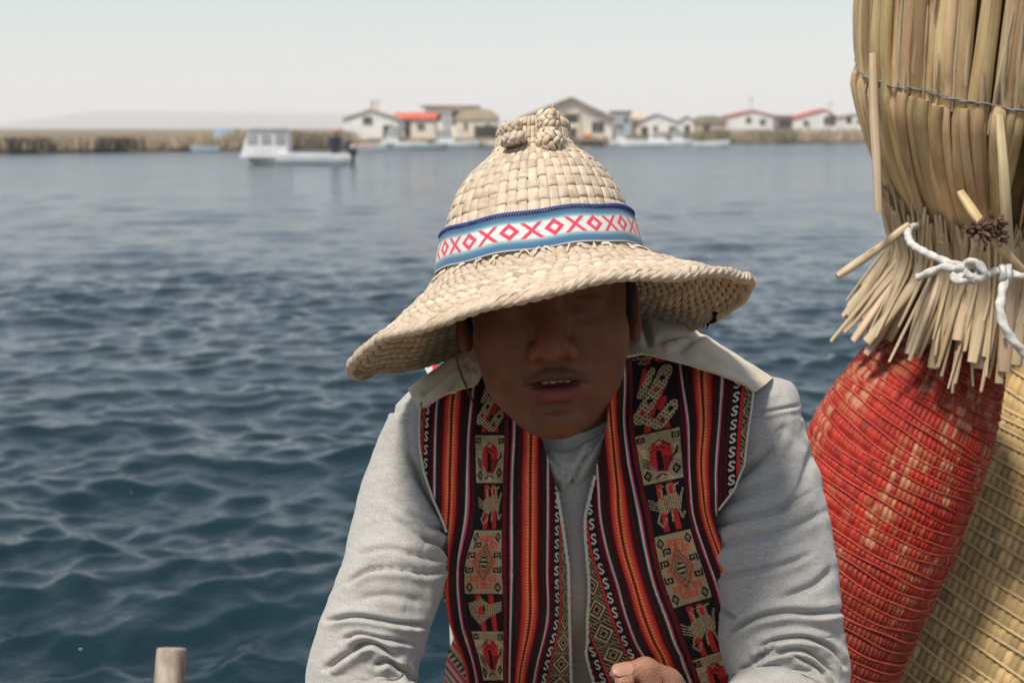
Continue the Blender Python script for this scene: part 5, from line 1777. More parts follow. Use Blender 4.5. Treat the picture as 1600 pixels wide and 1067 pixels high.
def build_bundle():
    base = bun(0, 0, -0.30)
    root = empty("reed_bundle", tuple(base), "thick upright bundle of dry straw reeds flaring into a cut fringe above the red roll", "reed bundle")
    rng = np.random.default_rng(21)
    # core behind the outer reeds
    h = np.linspace(-0.33, 0.24, 40); ph = np.linspace(0, 2 * math.pi, 48, endpoint=False)
    H, P_ = np.meshgrid(h, ph, indexing='ij')
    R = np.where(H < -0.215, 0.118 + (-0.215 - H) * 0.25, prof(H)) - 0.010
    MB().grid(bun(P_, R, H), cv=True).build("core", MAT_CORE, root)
    # long reeds, gripped by the wire and drawn in to the waist
    n = 94
    for k in range(n):
        a = k / n * 2 * math.pi + rng.normal(0, 0.010)
        t = np.linspace(0, 1, 26)
        hh = 0.25 - t * (0.25 + 0.222 + rng.uniform(-0.02, 0.03))
        low = np.clip(-hh / 0.22, 0, 1)
        aa = a + rng.normal(0, 0.03) * (hh / 0.25) * (hh > 0) + rng.normal(0, 0.03) * low + 0.09 * low ** 2 * (1 if rng.uniform() < 0.75 else -0.3) + 0.006 * np.sin(t * 9 + k)
        rr = prof(hh) + 0.0013 * rng.normal() + 0.0022 * np.sin(t * 5 + k * 1.7) * np.clip(np.abs(hh) / 0.05, 0, 1) - 0.0035 * np.exp(-(hh / 0.008) ** 2) + 0.003 * rng.uniform(0, 1) * np.sin(low * 3.1)
        wd = 0.0088 * rng.uniform(0.68, 1.3) * np.clip(prof(hh) / 0.21, 0, 1.05) ** 0.8
        reed("reed", bun(aa, rr, hh), wd, MAT_REED, root, flat=0.5, out=bun(a, 1, 0) - bun(a, 0, 0), seed=k)
    # cut ends that start under the wire and lie over the others
    for k in range(64):
        a = k / 64 * 2 * math.pi + rng.normal(0, 0.03)
        t = np.linspace(0, 1, 15)
        top = -0.001 - rng.uniform(0, 0.010)
        hh = top - t * (0.215 + rng.uniform(-0.06, 0.03))
        aa = a + rng.normal(0, 0.04) * t + 0.10 * t ** 2 * (1 if rng.uniform() < 0.7 else -0.4)
        rr = prof(hh) + 0.0045 + 0.0015 * rng.normal() + (0.004 * np.sin(t * 3.2) * rng.uniform(-0.4, 1.4)) - 0.0025 * np.exp(-(hh / 0.006) ** 2)
        wd = 0.0068 * rng.uniform(0.75, 1.3) * np.clip(prof(hh) / 0.21, 0, 1.05) ** 0.8
        reed("reed", bun(aa, rr, hh), wd, MAT_REED, root, flat=0.6, out=bun(a, 1, 0) - bun(a, 0, 0), seed=300 + k, taper=(0.95, 0.7))
    # short cut reeds of the fringe, tied round the waist
    for k in range(132):
        layer = k % 3
        a = (math.radians(150 + 240 * k / 106) if k < 106 else math.radians(32 + 116 * (k - 106) / 26)) + rng.normal(0, 0.02)
        L_ = rng.uniform(0.145, 0.185)
        t = np.linspace(0, 1, 9)
        side = abs(math.cos(a))
        flare = 0.62 if layer == 0 else (0.50 if layer == 1 else 0.36)
        flare *= 0.46 + 0.52 * side
        if rng.uniform() < 0.10: flare *= 1.25
        h0 = -0.176 + rng.normal(0, 0.007)
        hw = -0.235                                       # the rope
        hh = h0 - t * L_ * (0.92 + 0.05 * (1 - side))
        r0 = 0.133 + 0.004 * layer
        below = np.maximum(hw - hh, 0)
        rr = r0 + np.maximum(hh - hw, 0) * 0.32 + below * flare + 0.004 * rng.normal()
        aa = a + rng.normal(0, 0.10) * t + rng.normal(0, 0.03)
        reed("reed", bun(aa, rr, hh), 0.0070 * rng.uniform(0.6, 1.35), MAT_REED_PALE, root, flat=0.55, out=bun(a, 1, 0) - bun(a, 0, 0), seed=700 + k, taper=(0.8, 0.92))
    # thin straws that fill in between the reeds: past what can be told apart one by one
    mb = MB()
    rg = np.random.default_rng(77)
    def thin(path, w, out):
        V, F, uv = tube_geo(path, w, 5, (0.5, 1.0), up=out)
        mb.add(V, F, uv + rg.uniform(0, 9))
        ring = V[-5:]
        mb.add(np.concatenate([[ring.mean(0)], ring]), np.array([[0, 1 + i, 1 + (i + 1) % 5] for i in range(5)]), np.zeros((6, 2)) + rg.uniform(0, 9))
    for k in range(210):
        a = rg.uniform(math.radians(150), math.radians(390))
        t = np.linspace(0, 1, 10)
        h1 = rg.uniform(-0.05, 0.25); ln = rg.uniform(0.10, 0.28)
        hh = np.maximum(h1 - t * ln, -0.232)
        aa = a + rg.normal(0, 0.04) * t + 0.08 * np.clip(-hh / 0.22, 0, 1) ** 2
        rr = prof(hh) + 0.0020 + 0.0022 * rg.normal() - 0.004 * np.exp(-(hh / 0.008) ** 2)
        thin(bun(aa, rr, hh), 0.0030 * rg.uniform(0.5, 1.3) * np.interp(t, [0, .1, .9, 1], [.6, 1, 1, .7]), bun(a, 1, 0) - bun(a, 0, 0))
    for k in range(260):
        a = rg.uniform(math.radians(140), math.radians(400))
        side = abs(math.cos(a))
        L_ = rg.uniform(0.12, 0.188)
        t = np.linspace(0, 1, 8)
        h0 = -0.165 + rg.normal(0, 0.012)
        hh = h0 - t * L_
        flare = rg.uniform(0.2, 0.68) * (0.46 + 0.50 * side)
        rr = 0.134 + rg.uniform(0, 0.012) + np.maximum(hh + 0.235, 0) * 0.30 + np.maximum(-0.235 - hh, 0) * flare
        aa = a + rg.normal(0, 0.14) * t
        thin(bun(aa, rr, hh), 0.0034 * rg.uniform(0.5, 1.3) * np.interp(t, [0, .1, .9, 1], [.6, 1, 1, .8]), bun(a, 1, 0) - bun(a, 0, 0))
    mb.build("loose_straw", MAT_REED_PALE, root, kind="stuff")
    # the stray reed that sticks out level and the one hanging straight down
    MBp = lambda pts, n=10: spline(np.array(pts), n)
    reed("reed", MBp([W(1420, 352, 1.70), W(1370, 390, 1.69), W(1308, 432, 1.68)]), 0.0050, MAT_REED_PALE, root, seed=901)
    reed("reed", MBp([W(1364, 84, 1.675), W(1366, 180, 1.665), W(1370, 260, 1.66), W(1373, 332, 1.66)]), 0.0056, MAT_REED_PALE, root, seed=902, flat=0.5, out=-_fw)
    reed("reed", MBp([W(1561, 180, 1.545), W(1568, 260, 1.535), W(1572, 330, 1.545), W(1578, 400, 1.57)]), 0.0058, MAT_REED_PALE, root, seed=903, flat=0.5, out=-_fw)
    # wire
    m_wire = ramp_mat("dull_wire", [(0.3, (0.10, 0.10, 0.09)), (0.7, (0.20, 0.19, 0.165))], scale=200, rough=0.55, spec=0.5)
    ph = np.linspace(0, 2 * math.pi, 260, endpoint=False)
    for dz, s in ((0.0012, 1), (-0.0012, -1)):
        P = bun(ph, prof(0.0) + 0.0052 + 0.0012 * np.sin(ph * 31 + s), dz * np.cos(ph * 40) + 0.003 * np.sin(ph * 7) + 0.0016 * np.sin(ph * 17))
        MB().grid(np.stack([P + 0.0011 * (np.cos(q) * BUN_UP + np.sin(q) * (P - bun(ph, 0, 0)) / 0.21) for q in np.linspace(0, 2 * math.pi, 6, endpoint=False)], 1), cu=True, cv=True).build("wire", m_wire, root)
    # brown seed head on a reed tip
    m_seed = ramp_mat("brown_seed_head", [(0.3, (0.05, 0.022, 0.015)), (0.7, (0.15, 0.075, 0.05))], scale=150, rough=0.7)
    mb = MB()
    for cx, cy, cnt, rad in ((1534, 362, 26, 22), (1556, 346, 16, 17), (1562, 372, 10, 13), (1520, 356, 8, 10)):
        c = W(cx, cy, 1.535)
        for q in range(cnt):
            dv = rng.normal(0, 1, 3); dv /= np.linalg.norm(dv)
            if dv @ _fw > 0.3: dv = -dv
            t = np.linspace(0, 1, 7)
            P = c + dv * (rad * 0.00072) * (0.25 + t[:, None] * rng.uniform(0.6, 1.1))
            P = P + np.cross(dv, [0.3, 0.5, 0.8]) * (0.002 * np.sin(t * 3))[:, None]
            V, F, uv = tube_geo(P, 0.0026 * np.sin(np.clip(t * 0.93 + 0.06, 0, 1) * math.pi) ** 0.7, 6)
            mb.add(V, F, uv)
    mb.build("seed_head", m_seed, root)
    reed("reed", MBp([W(1500, 300, 1.56), W(1530, 345, 1.545), W(1575, 400, 1.55), W(1600, 425, 1.57)]), 0.0062, MAT_REED, root, seed=905)
    return root

bundle = build_bundle()

def build_rope():
    m = ramp_mat("white_braided_cord", [(0.3, (0.40, 0.37, 0.32)), (0.62, (0.56, 0.545, 0.51))], scale=170, rough=0.85, bump=0.5, bump_scale=500, bump_dist=0.001, spec=0.15)
    start = bun(math.pi, 0.15, -0.235)
    root = empty("rope", tuple(W(1518, 425, 1.56)), "white braided rope knotted round the waist of the reed bundle", "rope")
    r = 0.0044
    def strand(name, pts, rad=r, n=90):
        P = spline(np.array(pts), n)
        T, Nn, B = frames(P)
        L = np.concatenate([[0], np.cumsum(np.linalg.norm(np.diff(P, axis=0), axis=1))])
        a = np.linspace(0, 2 * math.pi, 12, endpoint=False)
        # plaited relief of the cord
        rel = 1 + 0.16 * np.sin(2 * a[None] + L[:, None] / 0.0032)
        V = P[:, None] + rad * rel[..., None] * (Nn[:, None] * np.cos(a)[None, :, None] + B[:, None] * np.sin(a)[None, :, None])
        mb = MB().grid(V, cv=True)
        for e in (0, -1):
            c = V[e].mean(0) + (P[e] - P[1 if e == 0 else -2]) * 0.6
            mb.add(np.concatenate([[c], V[e]]), np.array([[0, 1 + i, 1 + (i + 1) % 12] for i in range(12)]))
        return mb.build(name, m, root)
    strand("strand", [W(1450, 350, 1.80), W(1421, 358, 1.71), W(1423, 380, 1.655), W(1448, 396, 1.610), W(1480, 410, 1.580), W(1505, 418, 1.566), W(1522, 432, 1.553), W(1500, 440, 1.550), W(1486, 430, 1.556)])
    strand("strand", [W(1433, 434, 1.585), W(1448, 428, 1.578), W(1474, 418, 1.566), W(1500, 420, 1.553), W(1522, 412, 1.549), W(1530, 420, 1.549), W(1522, 432, 1.548), W(1506, 426, 1.547)])
    strand("strand", [W(1490, 422, 1.562), W(1505, 432, 1.552), W(1522, 438, 1.548), W(1540, 432, 1.548), W(1556, 424, 1.548), W(1580, 428, 1.548), W(1610, 433, 1.549), W(1680, 428, 1.57), W(1750, 405, 1.63), W(1795, 370, 1.72)])
    strand("strand", [W(1506, 416, 1.553), W(1516, 408, 1.545), W(1530, 414, 1.540), W(1538, 426, 1.541), W(1530, 436, 1.545), W(1516, 434, 1.55)])
    for dx in (0, 9):
        cx = 1566 + dx
        th = np.linspace(0, 2 * math.pi, 12)
        strand("strand", [W(cx + 1.5 * math.sin(q), 428 + 12 * math.cos(q), 1.548 - 0.009 * math.sin(q)) for q in th], 0.0036, 50)
    strand("strand", [W(1572, 436, 1.545), W(1566, 455, 1.538), W(1563, 485, 1.53), W(1572, 515, 1.525), W(1590, 540, 1.525), W(1620, 568, 1.53), W(1660, 590, 1.54)], 0.0048)
    return root

rope = build_rope()

# ------------------------------------------------------------------ rolls of reed matting wound with cord
def build_roll(name, label, axis_keys, ncord, nreed, body_mat, cord_mat, cord_r, colour_fn, tilt, depth, seed, s0, cord_cols=None):
    K = spline(np.array(axis_keys, float), 260)                     # px, py, radius(px), distance
    C = W(K[:, 0], K[:, 1], K[:, 3])
    R = K[:, 2] * K[:, 3] / FPX
    L = np.concatenate([[0], np.cumsum(np.linalg.norm(np.diff(C, axis=0), axis=1))])
    T = np.gradient(C, axis=0); T /= np.linalg.norm(T, axis=1, keepdims=True)
    X = np.array([1.0, 0, 0]) - T * T[:, :1]; X /= np.linalg.norm(X, axis=1, keepdims=True)
    Y = np.cross(X, T); Y *= np.sign(Y[:, 1:2] + 1e-9)                # Y points away from the camera
    rng = np.random.default_rng(seed)
    cs = (np.arange(ncord) + 0.5) / ncord * L[-1] + rng.normal(0, 0.10, ncord) * L[-1] / ncord
    sp = L[-1] / ncord
    def ring(s, phi, off):
        """s is the position along the roll of the cord plane at each angle (the cords run round on a slant)"""
        se = np.clip(s + tilt[0] * np.cos(phi) + tilt[1] * np.sin(phi), 0, L[-1])
        c = np.stack([np.interp(se, L, C[:, a]) for a in range(3)], -1)
        x = np.stack([np.interp(se, L, X[:, a]) for a in range(3)], -1)
        y = np.stack([np.interp(se, L, Y[:, a]) for a in range(3)], -1)
        r = np.interp(se, L, R) + off
        return c + (r * np.cos(phi))[..., None] * x + (r * np.sin(phi))[..., None] * y
    root = empty(name, tuple(C[-1]), label, "reed roll")
    nph = nreed * 4
    ph = np.linspace(0, 2 * math.pi, nph, endpoint=False)
    ns = ncord * 6
    ss = np.linspace(0, L[-1], ns)
    S, PHI = np.meshgrid(ss, ph, indexing='ij')
    fr = PHI / (2 * math.pi) * nreed
    idx = np.floor(fr).astype(int)
    sc = np.abs(np.sin(fr * math.pi)) ** 0.7
    dist = np.min(np.abs(S[..., None] - cs), -1) if ncord < 60 else None
    pinch = np.exp(-(dist / (sp * 0.20)) ** 2)
    rowi = np.searchsorted(cs, S)
    hsh = lambda a, b: np.modf(np.abs(np.sin(a * 127.1 + b * 311.7 + seed) * 43758.5453))[0]
    j = hsh(idx, rowi)
    off = depth * (sc - 1) + 0.0014 * (j - 0.5) * (1 - pinch) - 0.0018 * pinch + 0.0010 * (1 - pinch)
    col = colour_fn(idx, rowi, j, PHI, S / L[-1], hsh)
    P = ring(S, PHI, off)
    MB().grid(P, cv=True, col=col).build("reed_matting", body_mat, root, kind="stuff", color=True)
    for e in (0, -1):
        pass
    for q in range(ncord):
        p = np.linspace(0, 2 * math.pi, 150, endpoint=False)
        sw = cs[q] + 0.0018 * np.sin(p * 3 + q) + 0.0012 * np.sin(p * 7 + q * 2.1)
        base = ring(sw, p, 0.0004 + 0 * p)
        nrm = ring(sw, p, 0.02 + 0 * p) - base; nrm /= np.linalg.norm(nrm, axis=1, keepdims=True)
        tg = np.roll(base, -1, 0) - np.roll(base, 1, 0); tg /= np.linalg.norm(tg, axis=1, keepdims=True)
        bn = np.cross(tg, nrm)
        a = np.linspace(0, 2 * math.pi, 6, endpoint=False)
        rr = cord_r * (1 + 0.12 * np.sin(p * 60 + q))
        V = base[:, None] + rr[:, None, None] * (nrm[:, None] * np.cos(a)[None, :, None] + bn[:, None] * np.sin(a)[None, :, None])
        MB().grid(V, cu=True, cv=True).build("cord", cord_mat, root)
    return root

def red_colour(idx, row, j, phi, s, hsh):
    C = np.tile(np.array([0.32, 0.022, 0.011]), idx.shape + (1,))
    C = C * (0.6 + 0.6 * hsh(idx, row + 50))[..., None]
    worn = vnoise(phi * 2.6 + 4, s * 9.0, 13) * 0.6 + 0.4 * vnoise(phi * 7 + 1, s * 22, 15)
    rusty = (hsh(idx + 9, row) > 0.50) & (worn > 0.45)
    C[rusty] = np.array([0.27, 0.055, 0.022])
    bare = (hsh(idx + 3, row * 2) > 0.62) & (worn > 0.60)
    C[bare] = np.array([0.36, 0.15, 0.075])
    low = np.clip((s - 0.44) / 0.16, 0, 1)[..., None]  # the person's shadow on the lower roll, painted as darker red
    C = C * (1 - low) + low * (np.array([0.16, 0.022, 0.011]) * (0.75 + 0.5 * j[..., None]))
    return np.clip(C, 0, 0.8)

def tan_colour(idx, row, j, phi, s, hsh):
    C = np.array([0.44, 0.30, 0.125]) * (0.72 + 0.50 * j)[..., None]
    C = C * (0.85 + 0.3 * hsh(idx, idx * 0 + 3))[..., None]
    dk = hsh(idx + 2, row) > 0.965
    C[dk] *= 0.6
    return C

m_red = attr_mat("red_dyed_reed", rough=0.5, bump_scale=260, bump=0.5, bump_dist=0.0012, sheen=0.0, spec=0.2, noise=0.4)
m_tan = attr_mat("plain_reed_mat", rough=0.6, bump_scale=260, bump=0.45, bump_dist=0.0012, sheen=0.05, spec=0.3, noise=0.3)
m_redcord = ramp_mat("pink_red_cord", [(0.3, (0.36, 0.034, 0.026)), (0.7, (0.50, 0.075, 0.058))], scale=60, rough=0.6, rand=0.2, spec=0.3)
m_tancord = ramp_mat("straw_cord", [(0.3, (0.46, 0.34, 0.17)), (0.7, (0.58, 0.45, 0.25))], scale=60, rough=0.6, rand=0.12, spec=0.3)
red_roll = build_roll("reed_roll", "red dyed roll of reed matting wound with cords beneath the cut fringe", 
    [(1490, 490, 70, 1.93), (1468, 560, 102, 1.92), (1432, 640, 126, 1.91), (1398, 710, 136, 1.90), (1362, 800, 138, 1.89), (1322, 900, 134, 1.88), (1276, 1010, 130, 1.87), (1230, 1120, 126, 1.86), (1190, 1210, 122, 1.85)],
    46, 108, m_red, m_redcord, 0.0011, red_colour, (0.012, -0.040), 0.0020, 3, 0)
tan_roll = build_roll("reed_roll", "thick straw-coloured roll of reed matting wound with cords behind the red roll",
    [(1790, 480, 190, 2.21), (1760, 560, 215, 2.21), (1722, 660, 236, 2.20), (1684, 760, 248, 2.19), (1636, 880, 256, 2.17), (1584, 1000, 260, 2.15), (1530, 1120, 262, 2.13), (1480, 1230, 262, 2.11)],
    35, 150, m_tan, m_tancord, 0.0020, tan_colour, (0.015, -0.075), 0.0036, 5, 0)

# ------------------------------------------------------------------ the hull they belong to, below the picture, and the seat
def build_hull():
    m = reed_material("hull_totora", STRAW_RAMP, 0.12, False)
    root = empty("reed_boat", (0.3, 1.6, 0.1), "straw reed boat carrying the seated person", "boat")
    for k, (x0, z) in enumerate(((-0.62, 0.16), (-0.30, 0.12), (0.02, 0.12), (0.34, 0.12), (0.66, 0.12), (0.98, 0.16))):
        t = np.linspace(0, 1, 14)
        P = np.stack([np.full(14, x0), 0.2 + t * 2.2, z + 0.12 * (2 * t - 1) ** 4], -1)
        MB().tube(P, 0.17 * np.interp(t, [0, .1, .9, 1], [.6, 1, 1, .6]), 18).build("hull_bundle", m, root)
    P = np.stack([np.linspace(-0.45, 0.75, 12), np.full(12, 1.66), np.full(12, 0.55)], -1)
    MB().tube(P, 0.145, 18).build("seat", m, root)
    for x in (-0.3, 0.6):
        MB().tube(np.array([[x, 1.66, 0.26], [x, 1.66, 0.36], [x, 1.66, 0.44]]), 0.12, 14).build("seat_support", m, root)
    return root
build_hull()

def build_trousers():
    f = Field(axis((-0.32, 0.46, 0.010)), axis((1.05, 1.86, 0.010)), axis((0.36, 1.0, 0.010)))
    f.frame(np.eye(4))
    f.cap((0.082, 1.64, 0.80), (0.082, 1.61, 0.90), 0.150, 0.145, 0.03)
    for s in (-1, 1):
        hip = np.array([0.082 + s * 0.085, 1.63, 0.80]); knee = np.array([0.082 + s * 0.15, 1.20, 0.80]); ank = np.array([0.082 + s * 0.13, 1.27, 0.42])
        f.chain([hip, knee], [0.105, 0.078], 0.03)
        f.chain([knee, ank], [0.076, 0.062], 0.02)
    V, F = f.mesh()
    m = ramp_mat("dark_trousers", [(0.3, (0.018, 0.02, 0.026)), (0.7, (0.03, 0.033, 0.042))], scale=60, rough=0.95)
    mk("trousers", smooth_mesh(V, F, 3), F, m, person)
build_trousers()

# ------------------------------------------------------------------ grey stake standing in the water
def build_stake():
    m = ramp_mat("weathered_pole", [(0.3, (0.12, 0.09, 0.065)), (0.5, (0.30, 0.245, 0.19)), (0.7, (0.43, 0.37, 0.30))], scale=75, stretch=(1, 1, 0.09), rough=0.85, bump=0.8, bump_scale=130, bump_dist=0.002, detail=8)
    top, low = W(269, 1012, 2.05), W(256, 1180, 2.02)
    ax = (low - top) / np.linalg.norm(low - top)
    a = np.linspace(0, 2 * math.pi, 40, endpoint=False)
    X = np.cross(ax, [0, 1, 0]); X /= np.linalg.norm(X); Y = np.cross(ax, X)
    t = np.concatenate([[0, 0.0015, 0.004], np.linspace(0.012, 1.2, 40)])
    rows = []
    for q in t:
        r = 0.0212 * (0.93 if q == 0 else 0.985 if q < 0.003 else 1.0) * (1 + 0.05 * q)
        rr = r * (1 + 0.03 * np.sin(a * 3 + q * 6) - 0.13 * np.exp(-((a - 4.2) / 0.07) ** 2) * (q > 0.001) + 0.015 * np.sin(a * 9 + q * 3))
        rows.append(top + ax * q + X * (rr * np.cos(a))[:, None] + Y * (rr * np.sin(a))[:, None])
    P = np.array(rows)
    mb = MB().grid(P, cv=True)
    c = P[0].mean(0) - ax * 0.0012
    mid = c + (P[0] - c) * 0.5 + np.sin(a * 5)[:, None] * ax * 0.0006
    mb.grid(np.stack([P[0], mid, np.repeat(c[None], 40, 0) + (P[0] - c) * 0.02], 0), cv=True)
    o = mb.build("wooden_stake", m, origin=low)
    tag(o, "weathered grey wooden stake end with a split, standing up from the water", "stake")
build_stake()
# ================================================================== THE FAR SHORE: houses and boats
PAL = {}
def fm(name, c, rough=0.8, **k):
    if name not in PAL:
        PAL[name] = flat_mat(name, c, rough, 0.25, k.get("var", 0.17), k.get("scale", 0.8))
    return PAL[name]
M_WHITE = lambda: fm("whitewash", (0.82, 0.78, 0.71))
M_CREAMW = lambda: fm("cream_wall", (0.78, 0.69, 0.56))
M_GREYW = lambda: fm("pale_blue_wall", (0.42, 0.45, 0.47))
M_REDR = lambda: fm("red_sheet_roof", (0.52, 0.12, 0.07))
M_TANR = lambda: fm("reed_thatch", (0.50, 0.39, 0.27))
M_BROWNR = lambda: fm("weathered_thatch", (0.30, 0.245, 0.175))
M_GREYR = lambda: fm("grey_roof", (0.24, 0.22, 0.195))
M_DARK = lambda: fm("dark_opening", (0.07, 0.06, 0.05))
M_GLASS = lambda: fm("window_pane", (0.05, 0.06, 0.07), 0.2)
M_FRAME = lambda: fm("painted_frame", (0.45, 0.40, 0.33))
M_BOATW = lambda: fm("white_gelcoat", (0.82, 0.81, 0.78), 0.35)
M_BOATG = lambda: fm("grey_gelcoat", (0.36, 0.43, 0.47), 0.4)
M_ORANGE = lambda: fm("orange_fabric", (0.70, 0.14, 0.05), 0.8)
M_MOTOR = lambda: fm("dark_motor", (0.02, 0.022, 0.026), 0.4)

def px2x(px, y):
    return (px - 800) / FPX * (y * _fw[1] + 0 * y) / 1.0 * 1.0 / (1.0) if False else WY(px, 205, y)[0]
def py2z(py, y):
    return WY(800, py, y)[2]

def house(label, px0, px1, pbase, peave, ppeak, y, wall, roof, kind="gable", depth=5.0, openings=(), overhang=0.25, turn=0.0, chimney=None, group="houses on the far shore", peakpx=None):
    x0, x1 = px2x(px0, y), px2x(px1, y)
    zb = 0.35
    ze, zp = py2z(peave, y), py2z(ppeak, y)
    w = x1 - x0
    cx = (x0 + x1) / 2
    root = empty("house", (cx, y, zb), label, "house", group)
    root.rotation_euler = (0, 0, turn)
    def P(mb, name, m, parent=root):
        o = mb.build(name, m, None, origin=(0, 0, 0), smooth=False)
        o.parent = parent
        return o
    hw = w / 2
    H, HP = ze - zb, zp - zb
    pk = 0.0 if peakpx is None else px2x(peakpx, y) - cx
    t = 0.10
    wl = MB()
    if kind == "gable":
        wl.poly([(-hw, -0.4), (hw, -0.4), (hw, H), (pk, HP - 0.12), (-hw, H)], 0, depth)
    else:
        wl.box((-hw, 0, -0.4), (hw, depth, H))
    P(wl, "wall", wall())
    rf = MB()
    oh = overhang
    if kind == "gable":
        for s in (-1, 1):
            sl = (HP - H) / (hw + s * pk * -1 if False else (hw - pk if s > 0 else hw + pk))
            ex = s * (hw + oh); ez = H - sl * oh
            rf.poly([(pk, HP), (ex, ez), (ex, ez - t * 1.4), (pk, HP - t * 1.4)] if s > 0 else [(pk, HP), (pk, HP - t * 1.4), (ex, ez - t * 1.4), (ex, ez)], -oh, depth + oh)
    elif kind == "side":                        # ridge runs across the picture
        n = 1
        rf.poly([(-oh, H - 0.06), (depth / 2, HP), (depth + oh, H - 0.06), (depth + oh, H + 0.06), (depth / 2, HP + 0.13), (-oh, H + 0.06)], -hw - oh, hw + oh, plane='yz')
        g = MB()
        for s in (-1, 1):
            g.poly([(0.02, H), (depth - 0.02, H), (depth / 2, HP - 0.03)], s * (hw - 0.05) - 0.04, s * (hw - 0.05) + 0.04, plane='yz')
        P(g, "gable", wall())
    elif kind == "round":                       # rounded thatch
        a = np.linspace(0, math.pi, 18)
        prof_ = np.stack([-(hw + oh) * np.cos(a), H - 0.1 + (HP - H + 0.1) * np.sin(a) ** 0.8], -1)
        G = np.stack([np.stack([prof_[:, 0], np.full(18, -oh), prof_[:, 1]], -1), np.stack([prof_[:, 0], np.full(18, depth + oh), prof_[:, 1]], -1)], 0)
        rf.grid(G); rf.grid(G * np.array([0.96, 1, 0.985]), flip=True)
        for yy in (-oh, depth + oh):
            c = np.array([0, yy, H - 0.1])
            rf.add(np.concatenate([[c], np.stack([prof_[:, 0] * 0.985, np.full(18, yy), prof_[:, 1] * 0.99], -1)]), np.array([[0, 1 + i, 2 + i] for i in range(17)]))
    elif kind == "flat":
        rf.box((-hw - oh, -oh, H), (hw + oh, depth + oh, max(HP, H + 0.12)))
    ro = P(rf, "roof", roof())
    if chimney:
        c = MB().box((chimney - 0.12, depth * 0.45, HP - 0.5), (chimney + 0.12, depth * 0.45 + 0.24, HP + 0.75))
        o = c.build("chimney", M_FRAME(), None, origin=(0, 0, 0), smooth=False); o.parent = ro
    for kindo, a, b, c, d in openings:
        ox0, ox1 = px2x(a, y) - cx, px2x(b, y) - cx
        oz0, oz1 = py2z(d, y) - zb, py2z(c, y) - zb
        if kindo == "window":
            fr = MB()
            e = 0.06
            for q in ((ox0, oz0, ox1, oz0 + e), (ox0, oz1 - e, ox1, oz1), (ox0, oz0 + e, ox0 + e, oz1 - e), (ox1 - e, oz0 + e, ox1, oz1 - e), ((ox0 + ox1) / 2 - e / 2, oz0 + e, (ox0 + ox1) / 2 + e / 2, oz1 - e)):
                fr.box((q[0], -0.05, q[1]), (q[2], 0.02, q[3]))
            f_ = P(fr, "window", M_FRAME())
            g_ = MB().box((ox0 + e, -0.012, oz0 + e), (ox1 - e, 0.015, oz1 - e))
            P(g_, "pane", M_GLASS(), f_)
        elif kindo == "door":
            dr = MB().box((ox0, -0.045, oz0), (ox1, 0.02, oz1))
            dr.box((ox0 - 0.06, -0.06, oz0), (ox0, 0.02, oz1 + 0.06)); dr.box((ox1, -0.06, oz0), (ox1 + 0.06, 0.02, oz1 + 0.06))
            P(dr, "door", M_DARK())
        elif kindo == "panel":
            P(MB().box((ox0, -0.07, oz0), (ox1, 0.02, oz1)), "wall_panel", M_GREYW())
        elif kindo == "trim":
            P(MB().box((ox0, -0.08, oz0), (ox1, 0.02, oz1)), "beam", M_TANR())
    return root

def sy(px, extra):
    return float(shore_y(px)) + extra

house("whitewashed house with a low tan gable and one small dark window, leftmost on the shore", 537, 622, 222, 184, 170, sy(580, 3.2), M_WHITE, M_TANR, "gable", 5, [("window", 567, 582, 182, 195), ("door", 600, 611, 196, 219)], 0.12, chimney=-0.1)
house("low beige house under an orange red roof beside the whitewashed house", 616, 680, 220, 186, 178, sy(650, 6), M_CREAMW, M_REDR, "side", 4, [("panel", 618, 632, 188, 202), ("door", 633, 640, 190, 214), ("window", 652, 664, 192, 204)], 0.15)
house("boxy white house with a thin dark flat roof behind the rounded hut", 664, 742, 218, 168, 165, sy(700, 10), M_WHITE, M_GREYR, "flat", 5, [("door", 708, 716, 174, 196), ("window", 676, 690, 178, 190), ("panel", 692, 704, 184, 206)], 0.4)
house("cream hut with a rounded thatch roof left of the hat's crown", 712, 778, 220, 186, 170, sy(745, 5), M_CREAMW, M_TANR, "round", 4, [("window", 724, 731, 190, 204), ("door", 742, 776, 197, 216)], 0.1)
house("large pale house with a wide gable edged in tan and red behind the hat", 815, 957, 222, 182, 151, sy(890, 4.0), M_CREAMW, M_TANR, "gable", 9, [("door", 884, 902, 179, 192), ("trim", 880, 906, 176, 179), ("window", 924, 944, 190, 208), ("door", 890, 900, 200, 219), ("trim", 905, 908, 176, 220), ("trim", 878, 881, 176, 220)], 0.45, peakpx=892)
house("pale blue grey shed right of the large gabled house", 956, 986, 220, 177, 173, sy(970, 8), M_GREYW, M_GREYR, "flat", 3, [("door", 962, 972, 196, 216), ("window", 974, 982, 182, 192)], 0.1)
house("white hut with a small dark peaked roof behind the moored boats", 1000, 1060, 222, 190, 178, sy(1030, 5), M_WHITE, M_GREYR, "gable", 4, [("door", 1003, 1011, 198, 214), ("window", 1020, 1028, 197, 210), ("door", 1046, 1056, 198, 212)], 0.1, peakpx=1026)
house("brown thatched hut left of the white house with a red roof corner", 1084, 1134, 214, 192, 181, sy(1108, 4.5), M_TANR, M_BROWNR, "round", 4, [("door", 1100, 1108, 196, 210)], 0.1)
house("white house with a pinkish red roof half and tall white gable", 1140, 1208, 212, 180, 172, sy(1175, 4.0), M_WHITE, M_REDR, "gable", 5, [("door", 1166, 1172, 184, 192), ("window", 1186, 1196, 186, 196)], 0.12, peakpx=1176)
house("dark block standing in for the gap between two white houses", 1212, 1238, 214, 184, 180, sy(1225, 7), M_GREYR, M_BROWNR, "flat", 3, [("door", 1218, 1236, 188, 200)], 0.1)  # the dark gap between the houses, made as a dark box
